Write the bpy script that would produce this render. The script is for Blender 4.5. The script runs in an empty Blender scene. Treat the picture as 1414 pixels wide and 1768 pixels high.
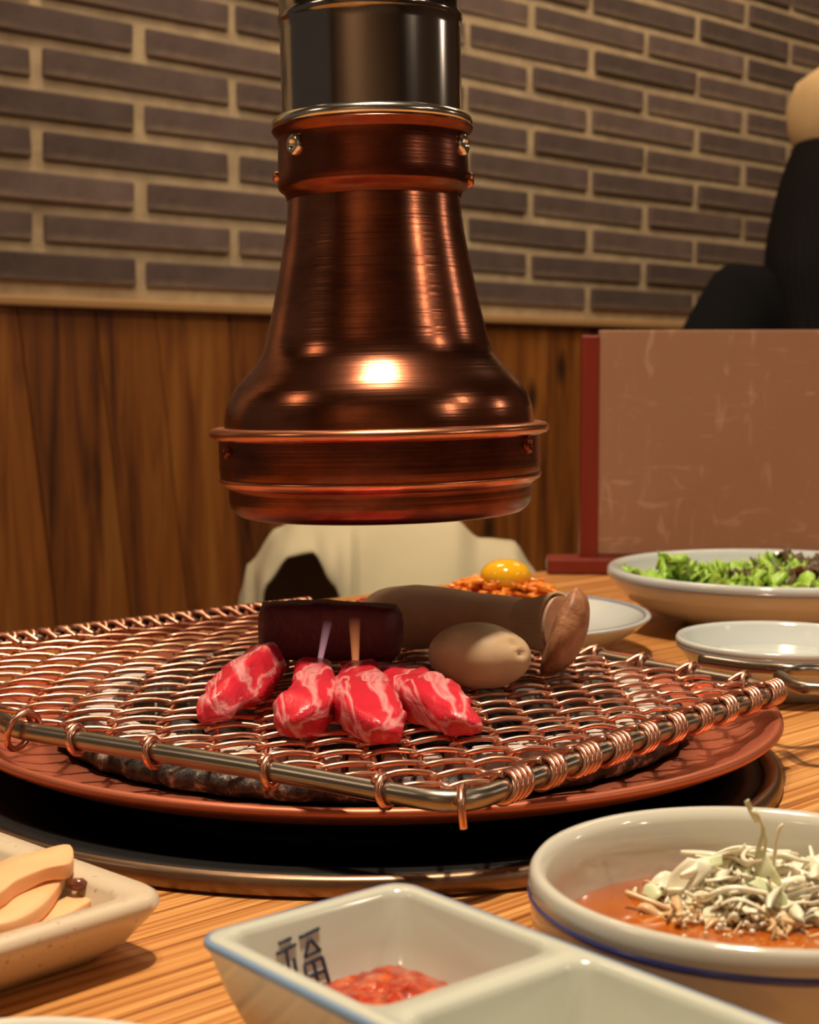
import bpy, bmesh, math, random
from mathutils import Vector, Matrix, noise
random.seed(7)
R = math.radians
SC = bpy.context.scene
COL = SC.collection
# ------------------------------------------------------------------ camera
F_PX = 2700.0; PITCH = math.atan(229/F_PX); CAMZ = 0.153
cd = bpy.data.cameras.new('camera'); cam = bpy.data.objects.new('camera', cd); COL.objects.link(cam)
cam.location = (0, 0, CAMZ); cam.rotation_euler = (R(90)-PITCH, 0, 0)
cd.sensor_fit = 'VERTICAL'; cd.sensor_height = 24; cd.lens = F_PX/1768*24
cd.clip_start = 0.01; cd.clip_end = 50
cd.dof.use_dof = True; cd.dof.focus_distance = 0.53; cd.dof.aperture_fstop = 16
SC.camera = cam
# ------------------------------------------------------------------ world
w = bpy.data.worlds.new('world'); SC.world = w; w.use_nodes = True
w.node_tree.nodes['Background'].inputs[0].default_value = (1.0, 0.80, 0.60, 1)
w.node_tree.nodes['Background'].inputs[1].default_value = 0.075
SC.view_settings.view_transform = 'Standard'; SC.view_settings.look = 'None'
SC.view_settings.exposure = 0.0; SC.view_settings.gamma = 1; SC.view_settings.use_curve_mapping = False
# ------------------------------------------------------------------ lights (ceiling lamps of the room, plus added fill and reflection lights)
def area(loc, target, size, power, color, name='ceiling_or_added_light'):
    l = bpy.data.lights.new(name, 'AREA'); l.shape = 'DISK'; l.size = size; l.energy = power; l.color = color
    o = bpy.data.objects.new(name, l); COL.objects.link(o); o.location = loc
    o.rotation_euler = (Vector(target)-Vector(loc)).to_track_quat('-Z', 'Y').to_euler(); return o
area((0.03, 0.51, 1.62), (0.0, .50, 0), 0.08, 28, (1, .82, .60))      # lamps above the grill table
area((-0.13, 0.48, 1.62), (0, .47, 0), 0.05, 8, (1, .82, .60))
area((-1.30, 0.25, 1.20), (-.02, .64, .2), 0.30, 1.6, (1, .72, .48))  # soft fill light added at the left
area((1.70, -0.50, 1.05), (-.02, .64, .2), 0.06, 2.6, (1, .80, .60))      # small lights added at the right for streaks on hood and pipe
area((1.55, 0.15, 1.25), (-.02, .64, .2), 0.05, 1.8, (1, .80, .60))
area((1.95, 1.15, .80), (-.02, .64, .25), 0.05, 1.0, (1, .82, .64))
area((-1.10, -1.30, 1.60), (-1.0, -2.2, .5), 0.3, 16, (1, .76, .52))    # light added to brighten the unseen rear wall mirrored in the pipe
area((-0.25, 1.65, 1.70), (-.1, 2.5, .3), 0.5, 14, (1, .76, .50))       # lamps washing the brick wall
area((0.95, 2.35, 1.70), (.75, 3.1, .5), 0.5, 13, (1, .76, .50))
# ------------------------------------------------------------------ helpers
def P(px, py, z):
    x = (px-707)/F_PX; y = -(py-884)/F_PX
    d = Vector((x, math.cos(PITCH)+y*math.sin(PITCH), -math.sin(PITCH)+y*math.cos(PITCH)))
    t = (z-CAMZ)/d.z
    return Vector((d.x*t, d.y*t, z))
def PD(px, py, D):
    x = (px-707)/F_PX; y = -(py-884)/F_PX
    d = Vector((x, math.cos(PITCH)+y*math.sin(PITCH), -math.sin(PITCH)+y*math.cos(PITCH)))
    t = D/d.y
    return Vector((d.x*t, D, CAMZ+d.z*t))
def empty(name, loc=(0,0,0), rot=(0,0,0), label=None, cat=None, group=None, kind=None):
    o = bpy.data.objects.new(name, None); COL.objects.link(o); o.location = loc; o.rotation_euler = rot
    o.empty_display_size = .02
    return tag(o, label, cat, group, kind)
def tag(o, label=None, cat=None, group=None, kind=None):
    if label: o['label'] = label
    if cat: o['category'] = cat
    if group: o['group'] = group
    if kind: o['kind'] = kind
    return o
def link(name, me, m, parent=None):
    if m and not me.materials: me.materials.append(m)
    o = bpy.data.objects.new(name, me); COL.objects.link(o)
    if parent: o.parent = parent
    return o
def obj(name, bm, m, parent=None, smooth=True, origin=None):
    if origin is not None:
        bmesh.ops.translate(bm, verts=bm.verts, vec=-Vector(origin))
    bmesh.ops.recalc_face_normals(bm, faces=bm.faces)
    me = bpy.data.meshes.new(name); bm.to_mesh(me); bm.free()
    if smooth:
        for p in me.polygons: p.use_smooth = True
    o = link(name, me, m, parent)
    if origin is not None: o.location = origin
    return o
def autosmooth(o, ang=35):
    try:
        o.data.set_sharp_from_angle(angle=R(ang))
    except Exception: pass
    return o
def bx(bm, c, s, bev=0, seg=1, rot=None):
    r = bmesh.ops.create_cube(bm, size=1); vs = r['verts']
    bmesh.ops.scale(bm, vec=s, verts=vs)
    if bev:
        es = list({e for v in vs for e in v.link_edges})
        rr = bmesh.ops.bevel(bm, geom=es, offset=bev, segments=seg, affect='EDGES', profile=.5)
        vs = list({v for f in rr['faces'] for v in f.verts} | {v for v in vs if v.is_valid})
    if rot: bmesh.ops.rotate(bm, cent=(0,0,0), matrix=Matrix.Rotation(rot, 3, 'Z'), verts=vs)
    bmesh.ops.translate(bm, vec=c, verts=vs)
    return vs
def lathe(bm, prof, n=96, c=(0,0,0), closed=False):
    rings = []
    for r, z in prof:
        if r < 1e-6: rings.append([bm.verts.new((c[0], c[1], c[2]+z))])
        else: rings.append([bm.verts.new((c[0]+r*math.cos(2*math.pi*i/n), c[1]+r*math.sin(2*math.pi*i/n), c[2]+z)) for i in range(n)])
    pairs = list(zip(rings, rings[1:]))
    if closed: pairs.append((rings[-1], rings[0]))
    for a, b in pairs:
        for i in range(n):
            j = (i+1) % n
            if len(a) == 1 and len(b) == 1: continue
            if len(a) == 1: bm.faces.new((a[0], b[i], b[j]))
            elif len(b) == 1: bm.faces.new((a[i], a[j], b[0]))
            else: bm.faces.new((a[i], a[j], b[j], b[i]))
def tube(bm, pts, r, n=8, closed=False, caps=True):
    pts = [Vector(p) for p in pts]; m = len(pts); rings = []
    rr = r if hasattr(r, '__len__') else [r]*m
    up = Vector((0,0,1)); prev = None
    for i, p in enumerate(pts):
        if closed: t = pts[(i+1) % m]-pts[i-1]
        else: t = pts[min(i+1, m-1)]-pts[max(i-1, 0)]
        if t.length < 1e-9: t = Vector((1,0,0))
        t.normalize()
        if prev is None:
            a = t.cross(up)
            if a.length < .1: a = t.cross(Vector((1,0,0)))
            a.normalize()
        else:
            a = prev - t*prev.dot(t)
            if a.length < 1e-6: a = t.cross(up)
            a.normalize()
        prev = a; b = t.cross(a)
        rings.append([bm.verts.new(p+a*(rr[i]*math.cos(2*math.pi*k/n))+b*(rr[i]*math.sin(2*math.pi*k/n))) for k in range(n)])
    for i in range(m-1 if not closed else m):
        A, B = rings[i], rings[(i+1) % m]
        off = 0
        if closed and i == m-1:      # match the twist when closing
            off = min(range(n), key=lambda q: (A[0].co-B[q].co).length)
        for k in range(n): bm.faces.new((A[k], A[(k+1) % n], B[(k+1+off) % n], B[(k+off) % n]))
    if caps and not closed:
        bm.faces.new(rings[0][::-1]); bm.faces.new(rings[-1])
def smoothpath(pts, k=6):
    pts = [Vector(p) for p in pts]; out = []
    for i in range(len(pts)-1):
        p0 = pts[max(i-1,0)]; p1 = pts[i]; p2 = pts[i+1]; p3 = pts[min(i+2, len(pts)-1)]
        for j in range(k):
            t = j/k
            out.append(.5*((2*p1)+(p2-p0)*t+(2*p0-5*p1+4*p2-p3)*t*t+(3*p1-p0-3*p2+p3)*t**3))
    out.append(pts[-1]); return out
def spread(o, seed=0):
    pass
# ------------------------------------------------------------------ material helpers
class NT:
    def __init__(s, name):
        s.m = bpy.data.materials.new(name); s.m.use_nodes = True; s.t = s.m.node_tree; s.N = s.t.nodes; s.L = s.t.links
        s.b = s.N['Principled BSDF']; s.tc = s.N.new('ShaderNodeTexCoord')
    def n(s, typ, **kw):
        x = s.N.new(typ)
        for k, v in kw.items():
            if k.startswith('_'): setattr(x, k[1:], v)
            else: x.inputs[k.replace('__', ' ')].default_value = v
        return x
    def l(s, a, b): s.L.new(a, b)
    def coords(s, scale=(1,1,1), rot=(0,0,0), gen='Object', loc=(0,0,0)):
        mp = s.N.new('ShaderNodeMapping'); mp.inputs['Scale'].default_value = scale; mp.inputs['Rotation'].default_value = rot
        mp.inputs['Location'].default_value = loc
        s.l(s.tc.outputs[gen], mp.inputs[0]); return mp.outputs[0]
    def noise(s, scale=5, detail=4, rough=.55, co=None, dist=0):
        x = s.n('ShaderNodeTexNoise'); x.inputs['Scale'].default_value = scale; x.inputs['Detail'].default_value = detail
        x.inputs['Roughness'].default_value = rough; x.inputs['Distortion'].default_value = dist
        s.l(co if co is not None else s.tc.outputs['Object'], x.inputs['Vector']); return x.outputs['Fac']
    def ramp(s, fac, stops, interp='LINEAR'):
        x = s.N.new('ShaderNodeValToRGB'); cr = x.color_ramp; cr.interpolation = interp
        while len(cr.elements) < len(stops): cr.elements.new(.5)
        for e, (p, c) in zip(cr.elements, stops):
            e.position = p; e.color = (c[0], c[1], c[2], 1) if hasattr(c, '__len__') else (c, c, c, 1)
        s.l(fac, x.inputs[0]); return x.outputs[0]
    def mix(s, fac, a, b, mode='MIX'):
        x = s.N.new('ShaderNodeMix'); x.data_type = 'RGBA'; x.blend_type = mode
        for v, i in ((fac, 0), (a, 6), (b, 7)):
            if hasattr(v, 'links'): s.l(v, x.inputs[i])
            elif hasattr(v, '__len__'): x.inputs[i].default_value = (v[0], v[1], v[2], 1)
            else: x.inputs[i].default_value = v
        return x.outputs[2]
    def bump(s, h, strength=.3, dist=.001, normal=None):
        x = s.N.new('ShaderNodeBump'); x.inputs['Strength'].default_value = strength; x.inputs['Distance'].default_value = dist
        s.l(h, x.inputs['Height'])
        if normal is not None: s.l(normal, x.inputs['Normal'])
        s.l(x.outputs[0], s.b.inputs['Normal']); return x.outputs[0]
    def base(s, c):
        if hasattr(c, 'links'): s.l(c, s.b.inputs['Base Color'])
        else: s.b.inputs['Base Color'].default_value = (c[0], c[1], c[2], 1)
    def set(s, **kw):
        for k, v in kw.items():
            i = s.b.inputs[k.replace('__', ' ')]
            if hasattr(v, 'links'): s.l(v, i)
            else: i.default_value = v
        return s
def plain(name, c, rough=.5, metal=0, var=.15, scale=20, bump=0, **kw):
    t = NT(name); nz = t.noise(scale, 4)
    t.base(t.mix(nz, [x*(1-var) for x in c], [min(1, x*(1+var)) for x in c]))
    t.set(Roughness=rough, Metallic=metal, **kw)
    if bump: t.bump(nz, bump, .001)
    return t.m
def rnd_tint(t, col, amt=.25):
    """per-object brightness variation"""
    oi = t.N.new('ShaderNodeObjectInfo')
    f = t.N.new('ShaderNodeMapRange'); f.inputs[3].default_value = 1-amt; f.inputs[4].default_value = 1+amt
    t.l(oi.outputs['Random'], f.inputs[0])
    x = t.N.new('ShaderNodeVectorMath'); x.operation = 'SCALE'; t.l(col, x.inputs[0]); t.l(f.outputs[0], x.inputs['Scale'])
    return x.outputs[0]
# brick
t = NT('brick_clay'); nz = t.noise(14, 5); c = t.ramp(nz, [(.3, (.082,.054,.048)), (.7, (.135,.092,.082))])
sp = t.N.new('ShaderNodeSeparateXYZ'); t.l(t.tc.outputs['Object'], sp.inputs[0])
ma = t.N.new('ShaderNodeMath'); ma.operation = 'MULTIPLY_ADD'; t.l(t.noise(16, 4), ma.inputs[0]); ma.inputs[1].default_value = .030; t.l(sp.outputs['Z'], ma.inputs[2])
c = t.mix(t.ramp(ma.outputs[0], [(.0, .55), (.008, 0)]), c, (.25,.175,.115))
t.base(rnd_tint(t, c, .28)); t.set(Roughness=.85); t.bump(t.noise(90, 4), .5, .002); M_BRICK = t.m
t = NT('mortar'); t.base(t.ramp(t.noise(25, 5), [(.3, (.36,.27,.165)), (.7, (.53,.41,.26))])); t.set(Roughness=.95); t.bump(t.noise(120, 4), .5, .002); M_MORTAR = t.m
# wainscot wood (grain along local z)
def plank_mat():
    t = NT('knotty_wood')
    oi = t.N.new('ShaderNodeObjectInfo')
    mp = t.N.new('ShaderNodeMapping'); mp.inputs['Scale'].default_value = (14, 14, 1.1)
    add = t.N.new('ShaderNodeVectorMath'); add.operation = 'ADD'
    sc = t.N.new('ShaderNodeVectorMath'); sc.operation = 'SCALE'; sc.inputs[0].default_value = (3.1, 1.7, 9.3)
    t.l(oi.outputs['Random'], sc.inputs['Scale']); t.l(t.tc.outputs['Object'], add.inputs[0]); t.l(sc.outputs[0], add.inputs[1]); t.l(add.outputs[0], mp.inputs[0])
    n1 = t.noise(2.2, 6, .6, mp.outputs[0], .6)
    c = t.ramp(n1, [(.30, (.045,.013,.005)), (.43, (.17,.052,.010)), (.56, (.28,.095,.016)), (.75, (.36,.15,.03))])
    v = t.N.new('ShaderNodeTexVoronoi'); v.inputs['Scale'].default_value = 1
    mp2 = t.N.new('ShaderNodeMapping'); mp2.inputs['Scale'].default_value = (11, 1, 5.5); t.l(add.outputs[0], mp2.inputs[0]); t.l(mp2.outputs[0], v.inputs['Vector'])
    k = t.ramp(v.outputs['Distance'], [(.06, 0), (.22, 1)])
    c = t.mix(k, (.045,.016,.006), c)
    t.base(rnd_tint(t, c, .18)); t.set(Roughness=.45); t.bump(n1, .2, .001); return t.m
M_PLANK = plank_mat()
M_TRIM = plain('trim_wood', (.42,.24,.10), .45, scale=8)
# table wood: fine stripes along local x
t = NT('striped_table_wood')
n1 = t.noise(1, 5, .6, t.coords((2.0, 330, 330)), .15); n2 = t.noise(1, 3, .5, t.coords((1.5, 45, 45)))
c = t.ramp(n1, [(.36, (.13,.035,.007)), (.44, (.44,.16,.035)), (.54, (.68,.33,.10)), (.7, (.80,.46,.17))])
c = t.mix(t.ramp(n2, [(.35, .0), (.65, .45)]), c, (.36,.12,.025))
t.base(c); t.set(Roughness=.38); t.bump(n1, .15, .0004); M_TABLE = t.m
M_TABLE_EDGE = plain('table_edge_wood', (.20,.08,.03), .5)
M_FLOOR = plain('floor_tile', (.10,.07,.05), .5)
M_CEIL = plain('ceiling_paint', (.22,.19,.16), .9)
# copper
def copper(name, lo, hi, rough=.28, brushed=True, sc=18, cut=(.38, .62), metal=1.0):
    t = NT(name); n1 = t.noise(sc, 6, .65, t.coords((1,1,2.5)))
    n2 = t.noise(1, 3, .6, t.coords((8, 8, 900)))
    f = t.mix(.35, t.ramp(n1, [(cut[0], 0), (cut[1], 1)]), n2)
    t.base(t.mix(f, lo, hi)); t.set(Metallic=metal)
    r = t.N.new('ShaderNodeMapRange'); r.inputs[3].default_value = rough*1.35; r.inputs[4].default_value = rough*.75
    t.l(n1, r.inputs[0]); t.set(Roughness=r.outputs[0])
    if brushed: t.bump(n2, .25, .0004)
    return t.m
M_COPPER = copper('aged_copper', (.15,.050,.030), (.54,.19,.10), .21)
M_COPPER_DARK = copper('heat_darkened_copper', (.08,.028,.020), (.30,.09,.05), .28)
M_COPPER_EDGE = copper('bright_copper_edge', (.50,.17,.09), (.85,.38,.22), .28, False)
M_PLATE = copper('burnished_copper_plate', (.42,.115,.06), (.66,.20,.11), .42, False, 10, metal=.75)
M_WIRE = copper('copper_wire', (.55,.22,.14), (.88,.50,.36), .30, False, 60)
def steel(name, lo, hi, rough, brushed=None):
    t = NT(name); n1 = t.noise(26, 5)
    t.base(t.mix(n1, lo, hi)); t.set(Metallic=1, Roughness=rough)
    if brushed:
        n2 = t.noise(1, 3, .5, t.coords(brushed)); t.bump(n2, .12, .0003)
    return t.m
M_PIPE = steel('steel_pipe', (.30,.27,.25), (.48,.44,.40), .15, (300, 300, 2))
M_SILVER = steel('polished_steel', (.75,.72,.66), (.92,.88,.80), .18)
M_ROD = steel('sooty_steel_rod', (.20,.17,.14), (.52,.46,.38), .30)
t = NT('black_iron'); t.base((.006,.005,.005)); t.set(Roughness=.5, Metallic=.2); M_BLACK = t.m
t = NT('charred_iron'); n1 = t.noise(120, 6, .7); t.base(t.ramp(n1, [(.42, (.012,.010,.009)), (.55, (.08,.06,.05)), (.66, (.50,.42,.36))])); t.set(Roughness=.45, Metallic=.3); t.bump(n1, .8, .002); M_CHAR_IRON = t.m
t = NT('pot_lining'); n1 = t.noise(160, 5, .7); t.base(t.ramp(n1, [(.3, (.30,.24,.21)), (.55, (.62,.52,.46))])); t.set(Roughness=.9); t.bump(n1, .5, .001); M_LINING = t.m
M_TRIMRING = copper('bronze_trim', (.14,.085,.055), (.34,.22,.14), .36, False)
t = NT('charcoal_ash'); n1 = t.noise(60, 6, .7); c = t.ramp(n1, [(.42, (.02,.016,.014)), (.55, (.12,.10,.09)), (.66, (.55,.50,.46))]); t.base(rnd_tint(t, c, .6)); t.set(Roughness=.95); t.bump(n1, 1, .002); M_COAL = t.m
t = NT('glowing_ember'); n1 = t.noise(70, 5, .6)
t.base(t.ramp(n1, [(.4, (.05,.01,.01)), (.7, (.3,.04,.03))])); t.set(Roughness=.9)
t.l(t.ramp(n1, [(.42, (.05,.0,.0)), (.7, (1,.10,.05))]), t.b.inputs['Emission Color']); t.b.inputs['Emission Strength'].default_value = 1.3; M_EMBER = t.m
# food
def meat(name, red, dark, fat, fatlim=(.60,.66), sc=55, rough=.25):
    t = NT(name); n0 = t.noise(sc*.5, 3); n1 = t.noise(sc, 3, .5, t.coords((1,.35,1)), 1.2)
    c = t.mix(n0, dark, red)
    x = t.N.new('ShaderNodeMath'); x.operation = 'SUBTRACT'; x.inputs[1].default_value = .5; t.l(n1, x.inputs[0])
    y = t.N.new('ShaderNodeMath'); y.operation = 'ABSOLUTE'; t.l(x.outputs[0], y.inputs[0])
    v = t.ramp(y.outputs[0], [(0, .8), (.012, .5), (.040, 0)])
    c = t.mix(v, c, fat)
    t.base(c); t.set(Roughness=rough, Specular__IOR__Level=.5); t.b.inputs['Subsurface Weight'].default_value = .12; t.b.inputs['Subsurface Radius'].default_value = (.006,.0015,.001); t.b.inputs['Subsurface Scale'].default_value = .5
    t.bump(t.noise(sc*5, 5, .7, t.coords((1,.4,1))), .8, .0009); return t.m
M_MEAT = meat('marbled_raw_beef', (.76,.040,.065), (.52,.010,.028), (.90,.42,.42), sc=36)
M_MEAT_SHADED = meat('shaded_dark_beef', (.11,.008,.014), (.055,.004,.008), (.13,.014,.02), rough=.5)  # dark raw beef, with the hood's shade put into its colour
t = NT('mushroom_stem'); n1 = t.noise(1, 4, .6, t.coords((20, 160, 160))); n0 = t.noise(30, 4)
c = t.mix(t.ramp(n0, [(.35, 0), (.7, .5)]), (.80,.56,.40), (.66,.42,.27)); t.base(t.mix(t.ramp(n1, [(.35, .3), (.6, 0)]), c, (.55,.33,.20)))
t.set(Roughness=.55); t.b.inputs['Subsurface Weight'].default_value = .1; t.b.inputs['Subsurface Scale'].default_value = .003; t.bump(n1, .25, .0005); M_STEM = t.m
t = NT('mushroom_cap_skin'); n1 = t.noise(55, 6, .7, None, 1); t.base(t.ramp(n1, [(.35, (.13,.045,.02)), (.5, (.34,.14,.065)), (.68, (.56,.29,.15))])); t.set(Roughness=.5); t.bump(n1, .5, .001); M_CAP = t.m
M_GILL = plain('mushroom_gill', (.72,.58,.42), .6)
t = NT('button_mushroom'); n1 = t.noise(45, 5, .6, None, .5); t.base(t.ramp(n1, [(.25, (.42,.27,.14)), (.42, (.62,.43,.25)), (.7, (.74,.54,.34))])); t.set(Roughness=.5); t.bump(n1, .3, .0008); t.b.inputs['Subsurface Weight'].default_value = .08; t.b.inputs['Subsurface Scale'].default_value = .003; M_BUTTON = t.m
def ceramic(name, c, rough=.12, speck=0):
    t = NT(name); n1 = t.noise(30, 3); col = t.mix(n1, [x*.94 for x in c], c)
    if speck:
        n2 = t.noise(420, 3, .6); col = t.mix(t.ramp(n2, [(.63, 0), (.70, .8)]), col, (.30,.20,.12))
    t.base(col); t.set(Roughness=rough); t.b.inputs['Coat Weight'].default_value = .3; t.b.inputs['Coat Roughness'].default_value = .06
    return t.m
M_WHITE = ceramic('white_glaze', (.66,.64,.55))
M_WHITE_BLUE = ceramic('pale_blue_glaze', (.62,.66,.65))
M_CELADON = ceramic('greenish_white_glaze', (.60,.62,.53))
M_BLUE = ceramic('blue_glaze_line', (.05,.07,.30))
M_BLUE_SOFT = ceramic('soft_blue_glaze', (.22,.33,.50))
M_GREYLINE = ceramic('grey_blue_glaze_line', (.32,.36,.44))
M_STONE = ceramic('beige_stoneware', (.66,.54,.39), .35, 1)
M_STONE_IN = ceramic('grey_white_stoneware', (.58,.55,.50), .3)
M_INK = plain('blue_black_ink', (.018,.025,.06), .3)
# ------------------------------------------------------------------ wall frame
ANG = R(44.0); U = Vector((math.cos(ANG), math.sin(ANG), 0)); NOUT = Vector((U.y, -U.x, 0))   # along the wall, out of the wall
W0 = Vector((-.524, 2.0, 0))
wall = empty('wall_left', W0, (0, 0, ANG), 'long brick wall with wooden wainscot behind the table', None, None, 'structure')
FLZ = -.74; CLZ = 1.9
bm = bmesh.new(); bx(bm, (1.35, .05, (.255+CLZ)/2), (4.7, .10, CLZ-.255)); obj('mortar_bed', bm, M_MORTAR, wall, False)
bm = bmesh.new(); bx(bm, (1.35, .05, (.255+FLZ)/2), (4.7, .10, .255-FLZ)); obj('wainscot_backing', bm, M_TABLE_EDGE, wall, False)
# bricks
BL, BH = .317, .052; Z0 = .2705
bmeshes = []
for v in range(5):
    rr = random.Random(v); bm = bmesh.new()
    bx(bm, (0, 0, 0), (BL-.019, .030, BH-.0155), .003, 2)
    for q in bm.verts:
        q.co += Vector((0, 0, 1))*noise.noise(q.co*9+Vector((v*7,0,0)))*.003 + Vector((1,0,0))*noise.noise(q.co*30+Vector((0,v*5,0)))*.003
    bmesh.ops.recalc_face_normals(bm, faces=bm.faces)
    me = bpy.data.meshes.new('brick'); bm.to_mesh(me); bm.free(); me.materials.append(M_BRICK); bmeshes.append(me)
hm = bpy.data.meshes.new('brick')
for row in range(16):
    off = .0607 + (BL*.5 if row % 2 == 0 else 0)
    k0 = -2 if row % 2 else -3
    for k in range(k0, 12):
        x = off + BL*(k+.5)
        if x < -.75 or x > 3.5: continue
        o = link('brick', random.choice(bmeshes), None, wall)
        o.location = (x+random.uniform(-.003,.003), .0085+random.uniform(-.002,.003), Z0+BH*(row+.5)+random.uniform(-.0015,.0015))
        o.rotation_euler = (random.uniform(-.03,.03), random.uniform(-.006,.006), random.uniform(-.008,.008))
# sloping planks of the wainscot
x = -1.0; i = 0
while x < 3.5:
    wd = [.112,.10,.13,.115,.095,.125][i % 6]; i += 1
    h = .245-FLZ; sh = .12*h
    bm = bmesh.new(); bx(bm, (0,0,0), (wd-.0015, .018, h), .0012)
    for q in bm.verts: q.co.x -= (q.co.z/h)*sh
    o = obj('plank', bm, M_PLANK, wall, False); o.location = (x+wd/2+sh/2+.0, -.009, (.245+FLZ)/2)
    x += wd
bm = bmesh.new(); bx(bm, (1.3, -.014, .252), (4.5, .034, .013), .003, 2)
o = obj('trim_1', bm, M_TRIM, None, False); o.location = W0; o.rotation_euler = (0,0,ANG); tag(o, 'thin light wooden ledge between brickwork and wainscot', kind='structure')
bm = bmesh.new(); bx(bm, (.6, .8, FLZ-.02), (8, 8, .04)); tag(obj('floor', bm, M_FLOOR, None, False), 'dark restaurant floor', kind='structure')
bm = bmesh.new(); bx(bm, (.6, .8, CLZ+.02), (8, 8, .04)); tag(obj('ceiling', bm, M_CEIL, None, False), 'dim ceiling above the tables', kind='structure')
bm = bmesh.new(); bx(bm, (2.12, 1.15, (FLZ+CLZ)/2), (.1, 6.7, CLZ-FLZ)); tag(obj('wall_right', bm, plain('dark_wall', (.08,.05,.035), .8), None, False), 'dark wall on the right outside the picture', kind='structure')
bm = bmesh.new(); bx(bm, (.6, -2.2, (FLZ+CLZ)/2), (8, .1, CLZ-FLZ)); tag(obj('wall_back', bm, plain('brown_wall', (.30,.20,.13), .8), None, False), 'plain brown wall behind the viewer', kind='structure')
# ------------------------------------------------------------------ table
E0 = Vector((-.055, 1.085, 0))
table = empty('dining_table', E0, (0,0,ANG), 'striped orange-brown wooden restaurant table with a built-in charcoal grill', 'table')
GC = Vector((-.0195, .6125, 0)); PC = Vector((-.0145, .6310, 0)); OFF = PC-GC          # grill centre
gl = Matrix.Rotation(-ANG, 3, 'Z') @ (GC-E0)
bm = bmesh.new()
x0, x1, y0, y1 = -1.15, .75, -.86, 0
def edge_loop(bm, pts):
    vs = [bm.verts.new(p) for p in pts]; return [bm.edges.new((vs[i], vs[(i+1) % len(vs)])) for i in range(len(vs))]
es = edge_loop(bm, [(x0,y0,0),(x1,y0,0),(x1,y1,0),(x0,y1,0)])
es += edge_loop(bm, [(gl.x+0.1462*math.cos(a*math.pi/48), gl.y+.1462*math.sin(a*math.pi/48), 0) for a in range(96)])
bmesh.ops.triangle_fill(bm, use_beauty=True, use_dissolve=False, edges=es)
fs = list(bm.faces)
r = bmesh.ops.extrude_face_region(bm, geom=fs)
bmesh.ops.translate(bm, vec=(0,0,-.028), verts=[v for v in r['geom'] if isinstance(v, bmesh.types.BMVert)])
obj('tabletop', bm, M_TABLE, table, False)
bm = bmesh.new()
for (c, s) in (((-.2, -.05, -.058), (1.7, .02, .06)), ((-.2, -.81, -.058), (1.7, .02, .06)), ((-1.04,-.43,-.058),(.02,.74,.06)), ((.64,-.43,-.058),(.02,.74,.06))): bx(bm, c, s)
obj('apron', bm, M_TABLE_EDGE, table, False)
for lx in (-1.04, .64):
    for ly in (-.81, -.05):
        bm = bmesh.new(); bx(bm, (lx, ly, (FLZ-.088)/2), (.06, .06, -.088-FLZ), .004); obj('leg', bm, M_TABLE_EDGE, table, False)
# ------------------------------------------------------------------ burner
burner = empty('grill_burner', (GC.x, GC.y, 0), (0,0,0), 'black round charcoal burner with a thin bronze trim ring sunk in the table', 'grill burner')
bm = bmesh.new(); lathe(bm, [(.1568,.0003), (.1630,.0003), (.1640,.0015), (.1635,.0056), (.1618,.0070), (.1590,.0064), (.1568,.0050)], 128, closed=True)
obj('trim_ring', bm, M_TRIMRING, burner)
bm = bmesh.new(); lathe(bm, [(.1438,.0005), (.1566,.0005), (.1566,.0045), (.1438,.0040)], 128, closed=True); lathe(bm, [(.098,-.002), (.1440,-.002), (.1440,.0040), (.1436,.0040), (.1436,-.001), (.098,-.001)], 96, closed=True); obj('flange', bm, M_BLACK, burner)
bm = bmesh.new(); lathe(bm, [(.1215,-.001), (.1215,.0055), (.1350,.0062), (.1350,.0118), (.1167,.0118), (.1122,.008), (.112,-.026), (.0,-.026), (.0,-.028), (.1215,-.028), (.1215,-.001)], 96, c=OFF)
obj('burner_body', bm, M_BLACK, burner)
bm = bmesh.new(); lathe(bm, [(.1117,-.025), (.1117,.0150), (.1165,.0150), (.1165,.0122), (.1120,.0122),], 96, c=OFF)
obj('pot_lining', bm, M_LINING, burner)
lb = bmesh.new(); nb = 68
bx(lb, (.1105, 0, .0210), (.0115, 2*math.pi*.1105/nb*.80, .0112), .0006)
lm = bpy.data.meshes.new('lining_block'); bmesh.ops.recalc_face_normals(lb, faces=lb.faces); lb.to_mesh(lm); lb.free()
for i in range(nb):
    o = link('lining_block', lm, M_LINING, burner); o.location = OFF; o.rotation_euler = (0, 0, 2*math.pi*(i+.2*math.sin(i*7))/nb)
# iron ring with worn bumps that carries the net
bm = bmesh.new()
n = 150; rings = []
prof = [(r*.904, .012+(z-.0122)*.62) for r, z in [(.1300,.0122), (.1385,.0150), (.1405,.0195), (.1398,.0245), (.1370,.0272), (.1330,.0272), (.1295,.0240), (.1292,.0160)]]
for i in range(n):
    a = 2*math.pi*i/n; bmp = .0009*math.sin(a*38)+.0006*noise.noise(Vector((math.cos(a)*9, math.sin(a)*9, 0)))
    rings.append([bm.verts.new(((r+(bmp if k in (1,2,3) else 0))*math.cos(a), (r+(bmp if k in (1,2,3) else 0))*math.sin(a), z)) for k, (r, z) in enumerate(prof)])
for i in range(n):
    A, B = rings[i], rings[(i+1) % n]
    for k in range(8): bm.faces.new((A[k], A[(k+1) % 8], B[(k+1) % 8], B[k]))
bmesh.ops.translate(bm, vec=OFF, verts=bm.verts); obj('iron_ring', bm, M_CHAR_IRON, burner)
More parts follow.
